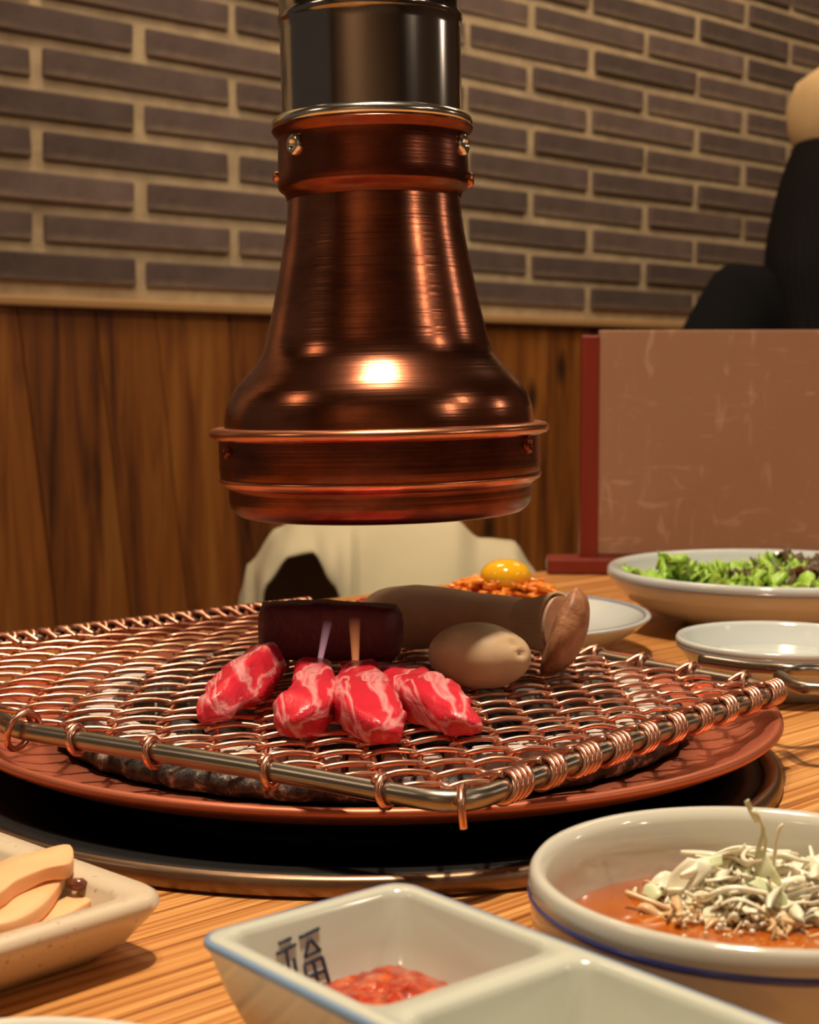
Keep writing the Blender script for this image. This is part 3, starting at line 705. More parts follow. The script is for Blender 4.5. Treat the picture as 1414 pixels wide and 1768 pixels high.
# stoneware tray
ZT = .0185
k0 = P(287,1538,ZT); kA = P(0,1436,ZT); kB = P(0,1640,ZT)
ea = ((kA-k0).normalized()); eb0 = (kB-k0).normalized(); eb = Vector((-ea.y, ea.x, 0))
if eb.dot(eb0) < 0: eb = -eb
LA, LB = .125, .105
cen = k0+ea*(LA/2-.002)+eb*(LB/2-.002)
tray = empty('stoneware_tray', (cen.x, cen.y, .0004), (0,0,math.atan2(ea.y, ea.x)), 'beige speckled stoneware tray with sliced mushrooms at the left edge', 'tray')
bm = bmesh.new(); hx, hy = LA/2, LB/2; H = ZT-.0004
prof_t = [(.016,.016,.006,0), (.013,.013,.008,.0006), (.006,.006,.010,.006), (.0012,.0012,.011,.0125), (0,0,.011,.0150), (.0004,.0004,.011,.0168), (.0022,.0022,.010,H), (.0085,.0085,.007,H-.0010), (.0100,.0100,.006,H-.0022), (.0112,.0112,.005,.0105), (.0130,.0130,.004,.0092)]
rings = [rr_ring(bm, hx-a, hy-b, r_, z, 8) for a, b, r_, z in prof_t]
bm.faces.new(rings[0][::-1])
for a, b in zip(rings, rings[1:]): bridge(bm, a, b)
bm.faces.new(rings[-1]); autosmooth(obj('tray_body', bm, M_STONE, tray), 45)
bm = bmesh.new(); a = rr_ring(bm, hx-.0128, hy-.0128, .004, .0094, 8); bm.faces.new(a); obj('glazed_bed', bm, M_STONE_IN, tray)
# mushroom slices on the tray
t = NT('sliced_mushroom'); n1 = t.noise(60, 4); t.base(t.mix(n1, (.80,.38,.16), (.88,.56,.30))); t.set(Roughness=.5); t.b.inputs['Subsurface Weight'].default_value = .15; t.b.inputs['Subsurface Scale'].default_value = .004; t.bump(n1, .15, .0006); M_SLICE = t.m
def prism(name, outline, z, th, m, label, cat, tilt=(0,0), bev=.0012, group=None):
    """outline: world xy points; slab of thickness th whose underside starts at z, tilted"""
    c = sum((Vector((p[0], p[1], 0)) for p in outline), Vector())/len(outline)
    pts = smoothpath([Vector((p[0]-c.x, p[1]-c.y, 0)) for p in outline]+[Vector((outline[0][0]-c.x, outline[0][1]-c.y, 0))], 4)[:-1]
    bm = bmesh.new(); prof = [(.98, 0), (1.0, .12), (1.0, .88), (.975, 1.0), (.6, 1.0), (.2, 1.0)]
    rings = []
    for s, h in prof: rings.append([bm.verts.new((p.x*s, p.y*s, th*h+tilt[0]*p.x*s+tilt[1]*p.y*s+.0006*noise.noise(Vector((p.x*s*90, p.y*s*90, h))))) for p in pts])
    for a, b in zip(rings, rings[1:]): bridge(bm, a, b)
    bm.faces.new(rings[0][::-1]); bm.faces.new(rings[-1])
    o = obj(name, bm, m, None); o.location = (c.x, c.y, z); tag(o, label, cat, group); return o
def PP(l, z): return [P(a, b, z) for a, b in l]
ZM = .0100
prism('mushroom_slice', PP([(20,1628),(75,1592),(130,1562),(178,1530),(196,1532),(198,1546),(130,1592),(60,1632)], ZM), ZM, .0035, M_SLICE, 'flat mushroom slice nearest the tray corner', 'mushroom')
prism('mushroom_slice', PP([(-60,1610),(0,1560),(60,1520),(112,1512),(118,1522),(85,1575),(40,1608),(-20,1622)], .014), .0138, .004, M_SLICE, 'middle pale mushroom slice leaning on the flat one', 'mushroom', tilt=(.02,.0))
prism('mushroom_slice', PP([(-80,1590),(-60,1530),(0,1496),(60,1480),(112,1470),(126,1478),(122,1502),(80,1510),(30,1530),(0,1552)], .0205), .0182, .0042, M_SLICE, 'uppermost orange-tinged mushroom slice lying across the others', 'mushroom', tilt=(.04,.0))
bm = bmesh.new(); bmesh.ops.create_uvsphere(bm, u_segments=20, v_segments=12, radius=1)
for v in bm.verts: v.co = Vector((v.co.x*.0026, v.co.y*.0020, v.co.z*.0017))*(1+.15*noise.noise(v.co*2))
c = P(134,1521,.0175); o = obj('mushroom_nub', bm, plain('glossy_brown', (.16,.05,.025), .2)); o.location = (c.x, c.y, .0166); tag(o, 'small glossy dark brown mushroom nub between the slices', 'mushroom')
# white plate at the bottom edge
c_, r_ = Vector((-.0757, .262, 0)), .055
p0 = P(85,1757,.020); c_ = Vector((p0.x, p0.y-.055, 0))
bowl('side_plate', c_, .055, [(0,.001),(.5,.001),(.52,0),(.58,0),(.60,.004),(.8,.009),(.95,.0155),(.995,.0185),(1,.0195),(.985,.0202),(.96,.0195),(.8,.0125),(.55,.0075),(0,.007)], M_WHITE, None, None, 'white plate whose rim just shows at the bottom left edge', 'plate')
# salad bowl
ZL = .036
cs, rsal = fit(ZL, (1290,948), (1330,1018), (1037,982), 'L')
bowl('salad_bowl', cs, rsal, [(0,.001),(.46,.001),(.48,0),(.53,0),(.55,.003),(.72,.008),(.88,.017),(.965,.027),(.99,.0325),(.985,.0350),(.967,.0362),(.945,.0355),(.93,.0325),(.88,.022),(.72,.012),(.5,.008),(0,.007)], M_WHITE_BLUE,
     [(.9795,.0300),(.990,.0310),(.9920,.0318),(.985,.0325),(.97,.0315)], M_GREYLINE, 'large pale bowl of green and purple lettuce beside the menu stand')
M_LET = pale('green_lettuce', (.26,.52,.04), (.50,.72,.13), .35, 90); M_PUR = pale('purple_lettuce', (.07,.035,.03), (.16,.11,.05), .35, 90); M_DGR = pale('dark_lettuce', (.08,.16,.02), (.20,.28,.05), .3, 90)
def leaf(c, ang, L, Wd, m, label, group, lift=.2, seed=0, curl=.006):
    bm = bmesh.new(); nu, nv = 22, 26; g = []
    for i in range(nu+1):
        u = i/nu; row = []
        for j in range(nv+1):
            v = j/nv*2-1; wd = Wd*(.25+.75*math.sin(min(1, u*1.15)*math.pi*.55))*(1-.25*max(0, u-.85)/.15)
            edge = max(abs(v)**2.2, max(0, (u-.55)/.45)**1.5)
            fr = curl*edge*(math.sin(v*13+u*17+seed*2.1)+.6*math.sin(v*29-u*23+seed))
            fr2 = curl*.7*edge*math.cos(v*15+u*21+seed*1.3)
            x = u*L; y = v*wd; z = lift*L*math.sin(u*2.0)+fr+.15*wd*v*v
            row.append(bm.verts.new((x+fr2*.7, y+fr2, z)))
        g.append(row)
    for i in range(nu):
        for j in range(nv): bm.faces.new((g[i][j], g[i+1][j], g[i+1][j+1], g[i][j+1]))
    o = obj('lettuce_leaf', bm, m, None); o.location = c; o.rotation_euler = (rl.uniform(-.2,.2), rl.uniform(-.15,.15), ang); md = o.modifiers.new('solid', 'SOLIDIFY'); md.thickness = .0005
    tag(o, label, 'lettuce', group)
    bm = bmesh.new(); tube(bm, [(u*L*.8/8, 0, lift*L*math.sin(u/8*.8*2.0)-.0005) for u in range(9)], [.0013-.0001*u for u in range(9)], 6); obj('leaf_rib', bm, M_CABG if m is not M_PUR else M_PUR, o)
    return o
rl = random.Random(5)
zb = .020
gz = [(1150,.0,'leftmost bright green frilly lettuce leaf in the bowl'), (1185,.5,'bright green ruffled lettuce leaf pointing to the front of the bowl'), (1215,-.4,'light green lettuce leaf standing tallest at the left of the salad'), (1250,.9,'light green lettuce leaf beside the purple leaves'), (1282,.2,'yellow-green lettuce leaf tucked under the purple leaves'), (1170,1.2,'light green lettuce leaf at the back left of the salad')]
for i, (px, a, lb) in enumerate(gz):
    p = PD(px, 985, cs.y-.012+.012*(i % 3)); leaf(Vector((p.x, p.y, zb+.002*(i % 3))), rl.uniform(-2.6, -.4)+ (0 if i % 2 else 3.0), .034, .017, M_LET, lb, 'lettuce leaves in the salad bowl', .30, i, .0045)
pz = [(1300,'dark green lettuce leaf at the front of the salad middle', M_DGR), (1322,'purple-brown frilly lettuce leaf standing at the back of the bowl', M_PUR), (1345,'dark purple lettuce leaf right of the green leaves', M_PUR), (1368,'glossy dark green lettuce leaf low at the right', M_DGR), (1388,'dark purple lettuce leaf near the right edge of the photo', M_PUR), (1412,'olive green lettuce leaf cut off by the right edge of the photo', M_DGR), (1335,'purple lettuce leaf lying flat between dark leaves', M_PUR)]
for i, (px, lb, m) in enumerate(pz):
    p = PD(px, 990, cs.y-.015+.013*(i % 3)); leaf(Vector((p.x, p.y, zb+.002*(i % 2))), rl.uniform(-3.1, 3.1), .034, .015, m, lb, 'lettuce leaves in the salad bowl', .26, i+10, .004)
for i in range(14):
    a = rl.uniform(0, 6.283); q_ = .052*math.sqrt(rl.random()); green = math.cos(a)*q_ < .0
    leaf(Vector((cs.x+q_*math.cos(a), cs.y+q_*math.sin(a)*.85, .0190+.001*(i % 3))), rl.uniform(-3.1, 3.1), .042, .019, M_LET if green else (M_PUR if i % 2 else M_DGR), 'green lettuce leaf buried in the left half of the salad' if green else 'dark lettuce leaf buried in the right half of the salad', 'lettuce leaves in the salad bowl', .20, i+30, .0045)
# small dish
ZD = .027
c2, r2 = fit(ZD, (1290,1072), (1330,1131), (1161,1098), 'L')
bowl('small_dipping_dish', c2, r2, [(0,.001),(.5,.001),(.52,0),(.60,0),(.62,.003),(.80,.009),(.94,.018),(.992,.0235),(1,.0255),(.985,.0268),(.955,.0268),(.93,.0250),(.85,.016),(.68,.009),(0,.0075)], M_WHITE_BLUE,
     [(.978,.0208),(.992,.0222),(.996,.0234),(.985,.0238),(.97,.022)], M_GREYLINE, 'small round white dipping dish in front of the salad bowl', 'dish')
t = NT('clear_dressing'); t.base((.55,.60,.55)); t.set(Roughness=.04); M_CLEAR = t.m
disc('clear_dipping_sauce', c2, r2*.80, .0165, M_CLEAR, 'thin clear sauce in the small white dipping dish', 'sauce')
bm = bmesh.new()
for i in range(26):
    a = rs.uniform(0, 6.28); b_ = rs.uniform(0, .008); r3 = bmesh.ops.create_icosphere(bm, subdivisions=1, radius=rs.uniform(.0006,.0012)); bmesh.ops.translate(bm, vec=(b_*math.cos(a)*1.6, b_*math.sin(a), .0002), verts=r3['verts'])
o = obj('chopped_herbs', bm, M_LET); pz_ = P(1262,1106,.017); o.location = (pz_.x, pz_.y, .0168); tag(o, 'little floating cluster of chopped green herbs in the dipping dish', 'herbs', kind='stuff')
# egg plate
ZE = .0235
c3, r3_ = fit(ZE, (960,1018), (1000,1099), (1126,1058), 'R')
bowl('kimchi_plate', c3, r3_, [(0,.001),(.5,.001),(.52,0),(.58,0),(.60,.003),(.78,.008),(.93,.0165),(.99,.0210),(1,.0222),(.985,.0231),(.96,.0228),(.93,.0205),(.8,.0125),(.55,.0080),(0,.0075)], M_WHITE_BLUE,
     [(.945,.0216),(.955,.0227),(.965,.0232),(.957,.0222),(.95,.0212)], M_GREYLINE, 'white plate holding an orange pile topped with an egg yolk', 'plate')
M_KIM = pale('orange_shreds', (.88,.16,.012), (.95,.42,.06), .18, 140)
yc = PD(872, 1000, c3.y+.0)
bm = bmesh.new()
for i in range(230):
    a = rs.uniform(0, 6.283); q_ = math.sqrt(rs.random()); rx_ = .035; x_, y_ = rx_*q_*math.cos(a), .024*q_*math.sin(a); h = .013+.0295*(1-q_**4)
    d = rs.uniform(0, 6.28); l = rs.uniform(.012, .024)
    pts = [(x_+l*s*math.cos(d+s), y_+l*s*math.sin(d+s), h+.0015*noise.noise(Vector((i, s*3, 0)))-abs(s)*.002) for s in (-.5,-.25,0,.25,.5)]
    tube(bm, smoothpath(pts, 3), .00125, 6)
r_ = bmesh.ops.create_uvsphere(bm, u_segments=24, v_segments=12, radius=1)
bmesh.ops.scale(bm, vec=(.031,.021,.0310), verts=r_['verts']); bmesh.ops.translate(bm, vec=(0,0,.0085+.0005), verts=r_['verts'])
for v in r_['verts']: 
    if v.co.z < .0085: v.co.z = .0085
o = obj('shredded_kimchi', bm, M_KIM); o.location = (yc.x-.002, c3.y, .0); tag(o, 'heap of glossy orange-red shredded kimchi under the egg yolk', 'side dish', kind='stuff')
bm = bmesh.new(); bmesh.ops.create_uvsphere(bm, u_segments=40, v_segments=24, radius=1); bmesh.ops.scale(bm, vec=(.0142,.0142,.0092), verts=bm.verts)
t = NT('egg_yolk'); t.base((.93,.47,.012)); t.set(Roughness=.12); t.b.inputs['Subsurface Weight'].default_value = .2; t.b.inputs['Subsurface Scale'].default_value = .004
o = obj('egg_yolk', bm, t.m); o.location = (yc.x, c3.y-.004, .0440); tag(o, 'raw orange-yellow egg yolk sitting on the orange heap', 'egg')
pk = P(1040,1072,.0105); shreds('kimchi_crumbs', Vector((pk.x-.004,pk.y,0)), .0115, .007, .004, 14, M_KIM, L=(.004,.009), w=.0008, up=.002, label='few loose orange crumbs at the right side of the plate', cat='side dish')
# ------------------------------------------------------------------ menu stand
DM = 1.235
pl = PD(1036, 577, DM); zt_ = pl.z; X0 = pl.x
stand = empty('menu_stand', (X0, DM, 0), (0,0,R(-3)), 'upright menu stand with red-brown wooden frame and scratched pinkish panel', 'menu stand')
t = NT('scratched_panel')
n1 = t.noise(9, 3); c = t.mix(n1, (.30,.155,.088), (.36,.20,.125))
s1 = t.noise(1, 2, .5, t.coords((90, 90, 22), (0, .9, 0)), 1.5); s2 = t.noise(1, 2, .5, t.coords((24, 24, 100), (0, .7, 0), loc=(3,0,0)), 1.5)
m1 = t.ramp(s1, [(.62, 0), (.74, .22)]); m2 = t.ramp(s2, [(.63, 0), (.75, .22)])
c = t.mix(m1, c, (.72,.52,.42)); c = t.mix(m2, c, (.74,.56,.46)); t.base(c); t.set(Roughness=.35); M_PANEL = t.m
t = NT('red_lacquered_wood'); n1 = t.noise(1, 4, .6, t.coords((60,60,6))); t.base(t.mix(n1, (.13,.013,.007), (.24,.026,.012))); t.set(Roughness=.35); M_RED = t.m
bm = bmesh.new(); bx(bm, (.130, 0, (zt_+.010)/2+.004), (.262, .006, zt_-.012), .0008); obj('panel', bm, M_PANEL, stand, False)
for xx in (-.0075, .268):
    bm = bmesh.new(); bx(bm, (xx, .002, zt_/2+.003), (.0145, .016, zt_-.008), .0012, 2); obj('post', bm, M_RED, stand, False)
bm = bmesh.new(); bx(bm, (.112, .000, .0065), (.305, .034, .0125), .002, 2); obj('foot', bm, M_RED, stand, False)
# ------------------------------------------------------------------ bench, bag and jacket
ZBN = -.28
bench = empty('bench', W0, (0,0,ANG), 'dark wooden bench running along the wall behind the table', 'bench')
bm = bmesh.new(); bx(bm, (1.0, -.365, ZBN-.025), (3.4, .66, .05), .006, 2); obj('seat', bm, plain('dark_bench_wood', (.13,.05,.02), .45), bench, False)
bm = bmesh.new(); bx(bm, (1.0, -.33, (ZBN-.05+FLZ)/2), (3.3, .52, ZBN-.05-FLZ)); obj('bench_base', bm, M_TABLE_EDGE, bench, False)
t = NT('cream_cotton'); n1 = t.noise(8, 4); t.base(t.mix(n1, (.46,.40,.26), (.56,.50,.35))); t.set(Roughness=.9); t.bump(t.noise(220, 2), .3, .001); M_CLOTH = t.m
DJ = 1.62
def lerp_tab(tb, x):
    for (a, b), (c, d) in zip(tb, tb[1:]):
        if x <= c: 
            f = (x-a)/(c-a); f = f*f*(3-2*f); return b+(d-b)*f
    return tb[-1][1]
ridge = [(405,1075),(415,1025),(430,972),(480,912),(520,892),(650,885),(780,893),(830,930),(885,936),(925,985),(935,1040)]
hem   = [(405,1120),(435,1090),(455,1010),(500,962),(540,956),(575,1010),(600,1060),(640,1120),(935,1120)]
bm = bmesh.new(); g = []
for i in range(71):
    px = 405+530*i/70; zr = PD(px, lerp_tab(ridge, px), DJ).z; row = []
    xx = PD(px, 900, DJ).x
    hy_ = lerp_tab(hem, px)
    zh = PD(px, hy_, DJ-.13).z if 450 < px < 600 else ZBN+.004
    if 440 < px <= 450 or 600 <= px < 615: zh = PD(px, hy_, DJ-.13).z
    for j in range(25):
        v = j/24
        if v < .4: f = v/.4; y = .20*(1-f)**.8; z = ZBN+.004+(zr-ZBN-.004)*math.sin(f*math.pi/2)**.8
        else: f = (v-.4)/.6; y = -.13*math.sin(f*math.pi/2)**.9; z = zr+(zh-zr)*f**1.5
        fold = .010*math.sin(px*.035+v*5)*math.sin(v*math.pi)+.012*noise.noise(Vector((px*.012, v*3, 0)))*math.sin(v*math.pi)
        row.append(bm.verts.new((xx*(1+y/DJ), DJ+y+fold, z+(fold*.5 if v > .45 else 0))))
    g.append(row)
for i in range(70):
    for j in range(24): bm.faces.new((g[i][j], g[i+1][j], g[i+1][j+1], g[i][j+1]))
oj = PD(650, 900, DJ)
o = obj('draped_jacket', bm, M_CLOTH, None, origin=(oj.x, DJ, ZBN)); md = o.modifiers.new('solid', 'SOLIDIFY'); md.thickness = .004; tag(o, 'cream cotton jacket heaped on the bench behind the grill', 'jacket')
bm = bmesh.new(); bx(bm, (0,0,.10), (.13,.09,.20), .03, 4); 
o = obj('shoulder_bag', bm, plain('dark_brown_leather', (.035,.016,.008), .5)); pb = PD(520, 1000, DJ-.01); o.location = (pb.x, DJ+.01, ZBN); tag(o, 'dark brown bag half covered by the cream jacket', 'bag')
# ------------------------------------------------------------------ food on the net
NT_ = NZ+.0030          # top of the wires
def slab(name, path, wid, thk, m, label, cat, group=None, seed=0, sub=9, rough=.0012, roll=None, endr=.35, floor=None):
    """path: world points on the centre line; wid/thk per point; closed rounded slab with ragged surface"""
    pts = [Vector(p) for p in path]; K = 8
    cp = smoothpath(pts, K); n = len(cp)
    def samp(a, i):
        f = i/K; j = min(int(f), len(a)-2); f -= j; f = f*f*(3-2*f); return a[j]*(1-f)+a[j+1]*f
    bm = bmesh.new(); rings = []; NN = 36
    for i, p in enumerate(cp):
        tg = (cp[min(i+1, n-1)]-cp[max(i-1, 0)]).normalized(); sd = tg.cross(Vector((0,0,1))).normalized(); up = sd.cross(tg).normalized()
        if roll: 
            rm = Matrix.Rotation(roll, 3, tg); sd = rm @ sd; up = rm @ up
        e = min(i, n-1-i)/ (n*.5); es = min(1, (e/endr))**.5 if e < endr else 1
        es = max(.5, es); w_ = samp(wid, i)/2*es; t_ = samp(thk, i)/2*(.45+.55*es)
        ring = []
        for k_ in range(NN):
            a = 2*math.pi*k_/NN; ca, sa = math.cos(a), math.sin(a)
            x = w_*math.copysign(abs(ca)**.5, ca); y = t_*math.copysign(abs(sa)**.5, sa)
            q_ = p+sd*x+up*y
            d = rough*noise.noise(q_*160+Vector((seed,0,0)))+rough*.45*noise.noise(q_*420+Vector((0,seed,0)))
            ring.append(bm.verts.new(q_+(sd*ca+up*sa)*d))
        rings.append(ring)
    for a, b in zip(rings, rings[1:]): bridge(bm, a, b)
    for rg, tgi in ((rings[0], -1), (rings[-1], 1)):
        c0 = sum((v.co for v in rg), Vector())/NN; r1 = [bm.verts.new(c0.lerp(v.co, .55)+ (cp[-1]-cp[-2] if tgi > 0 else cp[0]-cp[1]).normalized()*.0008) for v in rg]
        bridge(bm, rg, r1) if tgi > 0 else bridge(bm, r1, rg); bm.faces.new(r1)
    zmin = min(v.co.z for v in bm.verts); o_ = sum((Vector(p) for p in path), Vector())/len(path)
    for v in bm.verts:
        if v.co.z < NT_: v.co.z = NT_+(v.co.z-NT_)*.08
    if zmin > NT_ and floor is None: bmesh.ops.translate(bm, vec=(0,0,NT_-zmin), verts=bm.verts)
    o = obj(name, bm, m, None, origin=o_); tag(o, label, cat, group); return o
zc = NT_+.0065
G = 'raw beef pieces on the net'
slab('raw_beef_piece', [P(346,1240,NT_+.003), P(378,1216,NT_+.006), P(420,1180,zc+.002), P(448,1152,zc+.002), P(470,1132,zc)], [.005,.014,.019,.018,.014], [.006,.011,.017,.015,.010], M_MEAT, 'leftmost wedge of raw red beef on the net with a shaded cut side', 'meat', G, 1, roll=-.5, rough=.0016, endr=.15)
slab('raw_beef_piece', [P(488,1258,NT_+.003), P(518,1235,NT_+.006), P(542,1200,zc+.001), P(540,1165,zc), Vector((-.0375,.612,NT_+.0040))], [.010,.019,.016,.014,.016], [.007,.013,.014,.012,.008], M_MEAT, 'marbled raw beef strip bending left, second from the left', 'meat', G, 2, rough=.0013, endr=.10)
slab('raw_beef_piece', [P(686,1276,NT_+.002), P(655,1248,NT_+.006), P(628,1212,zc+.001), P(622,1170,zc), Vector((-.0200,.612,NT_+.0040))], [.009,.018,.022,.015,.016], [.006,.011,.015,.012,.008], M_MEAT, 'marbled raw beef strip in the middle reaching nearest the viewer', 'meat', G, 3, rough=.0013, endr=.10)
slab('raw_beef_piece', [P(828,1260,NT_+.002), P(790,1240,NT_+.005), P(745,1212,zc), P(705,1186,zc), Vector((-.0050,.606,NT_+.0040))], [.006,.014,.021,.020,.016], [.005,.010,.015,.013,.008], M_MEAT, 'raw beef piece pointing right under the round mushroom', 'meat', G, 4, rough=.0015, endr=.10)
slab('raw_beef_piece', [P(612,1056,NT_+.008), P(660,1062,NT_+.007), P(720,1080,NT_+.006)], [.02,.028,.02], [.014,.013,.012], M_MEAT, 'raw beef piece mostly hidden behind the large mushroom', 'meat', G, 6)
a0 = PD(449, 1110, .613); a1 = PD(692, 1118, .613); zb_ = NT_+.0083
slab('dark_beef_block', [Vector((a0.x, .614, zb_+.0112)), Vector((a0.x*.6+a1.x*.4, .616, zb_+.0117)), Vector((a1.x, .614, zb_+.0108))], [.022,.024,.023], [.0222,.0232,.0215], M_MEAT_SHADED, 'large dark maroon beef block shaded by the hood behind the raw strips', 'meat', G, 7, endr=.05, rough=.0008, floor=zb_)
# king oyster mushroom
km = empty('king_oyster_mushroom', (0,0,0), label='long king oyster mushroom lying with its brown cap to the right', cat='mushroom')
A = PD(640, 1056, .690); B = PD(968, 1078, .630); km.location = (A+B)/2
A.z = NT_+.0137; 
bm = bmesh.new(); NN = 40; n = 44; rings = []
ax = (B-A).normalized(); sd = ax.cross(Vector((0,0,1))).normalized(); up = sd.cross(ax)
radt = [(0,.0105),(.03,.0124),(.10,.0136),(.25,.0140),(.42,.0126),(.6,.0105),(.8,.0098),(.92,.0108),(1.0,.0125)]
def lt(tb, x):
    for (a, b), (c, d) in zip(tb, tb[1:]):
        if x <= c: return b+(d-b)*(x-a)/(c-a)
    return tb[-1][1]
for i in range(n+1):
    f = i/n; c0 = A.lerp(B, f)-km.location+up*(.0016*math.sin(f*math.pi)-(.001 if f > .8 else 0)); r0 = lt(radt, f); ring = []
    for k_ in range(NN):
        a = 2*math.pi*k_/NN; d = 1+.05*noise.noise(Vector((f*3, math.cos(a), math.sin(a))))
        if f > .82: d += .008*math.sin(a*26)*(f-.82)/.18
        ring.append(bm.verts.new(c0+sd*(r0*d*math.cos(a))+up*(r0*d*math.sin(a))+ax*(-.003*math.sin(a)*(1-f)**6)*-1))
    rings.append(ring)
for a, b in zip(rings, rings[1:]): bridge(bm, a, b)
bm.faces.new(rings[0]); bm.faces.new(rings[-1])
autosmooth(obj('stem', bm, M_STEM, km), 45)
# gill fan between stem and cap
bm = bmesh.new(); NN = 144; 
def gr(f, r0, amp):
    c0 = A.lerp(B, f)-km.location
    return [bm.verts.new(c0+(sd*math.cos(2*math.pi*k_/NN)+up*math.sin(2*math.pi*k_/NN))*(r0+(amp if k_ % 2 else -amp))) for k_ in range(NN)]
rg = [gr(.80,.0099,.0), gr(.86,.0103,.00025), gr(.93,.0116,.0004), gr(.985,.0130,.0004)]
for a, b in zip(rg, rg[1:]): bridge(bm, a, b)
obj('gills', bm, M_GILL, km, False)
bm = bmesh.new(); bmesh.ops.create_uvsphere(bm, u_segments=48, v_segments=32, radius=1)
for v in bm.verts:
    c_ = v.co.copy(); th = .0082 if c_.x > 0 else .0062
    rad = 1+.07*noise.noise(c_*1.3)+.015*noise.noise(c_*4)
    v.co = Vector((c_.x*th, c_.y*.0170, c_.z*.0192))*rad
    v.co.x += -.0022*(c_.z**2+.5*c_.y**2)
bmesh.ops.rotate(bm, cent=(0,0,0), matrix=Matrix.Rotation(R(21), 3, 'Y'), verts=bm.verts)
bmesh.ops.rotate(bm, cent=(0,0,0), matrix=Matrix.Rotation(R(-12), 3, 'Z'), verts=bm.verts)
cp_ = PD(978, 1090, .624); dz = NT_-min((v.co.z for v in bm.verts))
bmesh.ops.translate(bm, vec=Vector((cp_.x, cp_.y, dz))-km.location, verts=bm.verts)
obj('cap', bm, M_CAP, km)
# round mushroom
bm = bmesh.new(); bmesh.ops.create_uvsphere(bm, u_segments=56, v_segments=36, radius=1)
for v in bm.verts:
    c_ = v.co.copy(); r0 = 1+.045*noise.noise(c_*1.3+Vector((4,0,0)))
    v.co = Vector((c_.x*.0200, c_.y*.0165, c_.z*.0125))*r0
    for (px_, pz_, s_, dp) in ((.62,.55,.10,.0016), (.78,.28,.13,.0022)):
        dd = (c_-Vector((px_, -math.sqrt(max(0, 1-px_**2-pz_**2)), pz_))).length
        if dd < s_*1.6: v.co -= c_*dp*math.exp(-(dd/s_)**2*1.5)
zmn = min(v.co.z for v in bm.verts); pc = PD(828, 1150, .588)
o = obj('round_mushroom', bm, M_BUTTON); o.location = (pc.x+.0005, .601, NT_-zmn-.0002); o.rotation_euler = (0, R(4), 0); tag(o, 'smooth tan round mushroom lying in front of the long one', 'mushroom')
# flames
t = NT('flame'); t.N.remove(t.b)
em = t.n('ShaderNodeEmission'); tr = t.N.new('ShaderNodeBsdfTransparent'); mx = t.N.new('ShaderNodeMixShader')
sep = t.N.new('ShaderNodeSeparateXYZ'); t.l(t.tc.outputs['Generated'], sep.inputs[0])
fr = t.ramp(sep.outputs['Z'], [(0, .05), (.12, .36), (.5, .18), (1, 0)]); lw = t.N.new('ShaderNodeLayerWeight'); lw.inputs[0].default_value = .35
inv = t.ramp(lw.outputs['Facing'], [(0, 1), (.85, 0)]); mm = t.N.new('ShaderNodeMath'); mm.operation = 'MULTIPLY'; t.l(fr, mm.inputs[0]); t.l(inv, mm.inputs[1])
t.l(mm.outputs[0], mx.inputs[0]); t.l(tr.outputs[0], mx.inputs[1]); t.l(em.outputs[0], mx.inputs[2]); t.l(mx.outputs[0], t.N['Material Output'].inputs[0])
em.inputs['Color'].default_value = (1,.30,.10,1); em.inputs['Strength'].default_value = 1.0; M_FL = t.m
M_FL2 = M_FL.copy(); 
for nn in M_FL2.node_tree.nodes:
    if nn.type == 'EMISSION': nn.inputs['Color'].default_value = (.95,.45,.50,1); nn.inputs['Strength'].default_value = .8
for (pa, pb, rad, m, lb) in (((614,1150),(612,1066),.0024,M_FL,'thin orange flame licking up before the dark beef block'), ((552,1143),(566,1072),.0019,M_FL2,'thin pale pinkish flame left of the orange flame')):
    DF = .594; a = PD(pa[0], pa[1], DF); b = PD(pb[0], pb[1], DF); bm = bmesh.new()
    pts = [a.lerp(b, i/12) for i in range(13)]; tube(bm, pts, [rad*(.55+.45*i/12) for i in range(13)], 16, caps=False)
    o = obj('flame', bm, m, None, origin=a); tag(o, lb, 'flame')
# ------------------------------------------------------------------ person
XP, DP = .672, 2.34
SK = plain('skin', (.55,.24,.15), .5, var=.08); KN = plain('black_knit', (.006,.006,.007), .95, Specular__IOR__Level=.1); HR = plain('black_hair', (.005,.004,.005), .75, Specular__IOR__Level=.15)
person = empty('person', (XP, DP, ZBN-.026), (0,0,R(14)), 'seated person in a black sweater with long black hair and beige hat', 'person')
# local frame: faces -y, x to the person's left
def skin(name, verts, edges, rads, m, parent, lv=2, root=0):
    me = bpy.data.meshes.new(name); me.from_pydata([tuple(v) for v in verts], edges, []); o = link(name, me, m, parent)
    md = o.modifiers.new('skin', 'SKIN'); md.use_smooth_shade = True
    for i, r_ in enumerate(rads):
        rr_ = r_ if hasattr(r_, '__len__') else (r_, r_); me.skin_vertices[0].data[i].radius = rr_
    me.skin_vertices[0].data[root].use_root = True
    sb = o.modifiers.new('sub', 'SUBSURF'); sb.levels = lv; sb.render_levels = lv; return o
V = [(0,0,.10),(0,.01,.24),(0,.01,.40),(0,.01,.555),(0,-.005,.635),(0,-.02,.70),(0,-.025,.775),(0,-.01,.835),
     (.18,.01,.565),(.285,-.03,.40),(.27,-.16,.28),(.15,-.33,.190),(-.18,.01,.565),(-.285,-.03,.40),(-.27,-.16,.28),(-.15,-.33,.190),
     (.085,-.05,.09),(.11,-.40,.08),(.11,-.42,-.20),(.11,-.40,-.38),(.11,-.54,-.40),(-.085,-.05,.09),(-.11,-.40,.08),(-.11,-.42,-.20),(-.11,-.40,-.38),(-.11,-.54,-.40)]
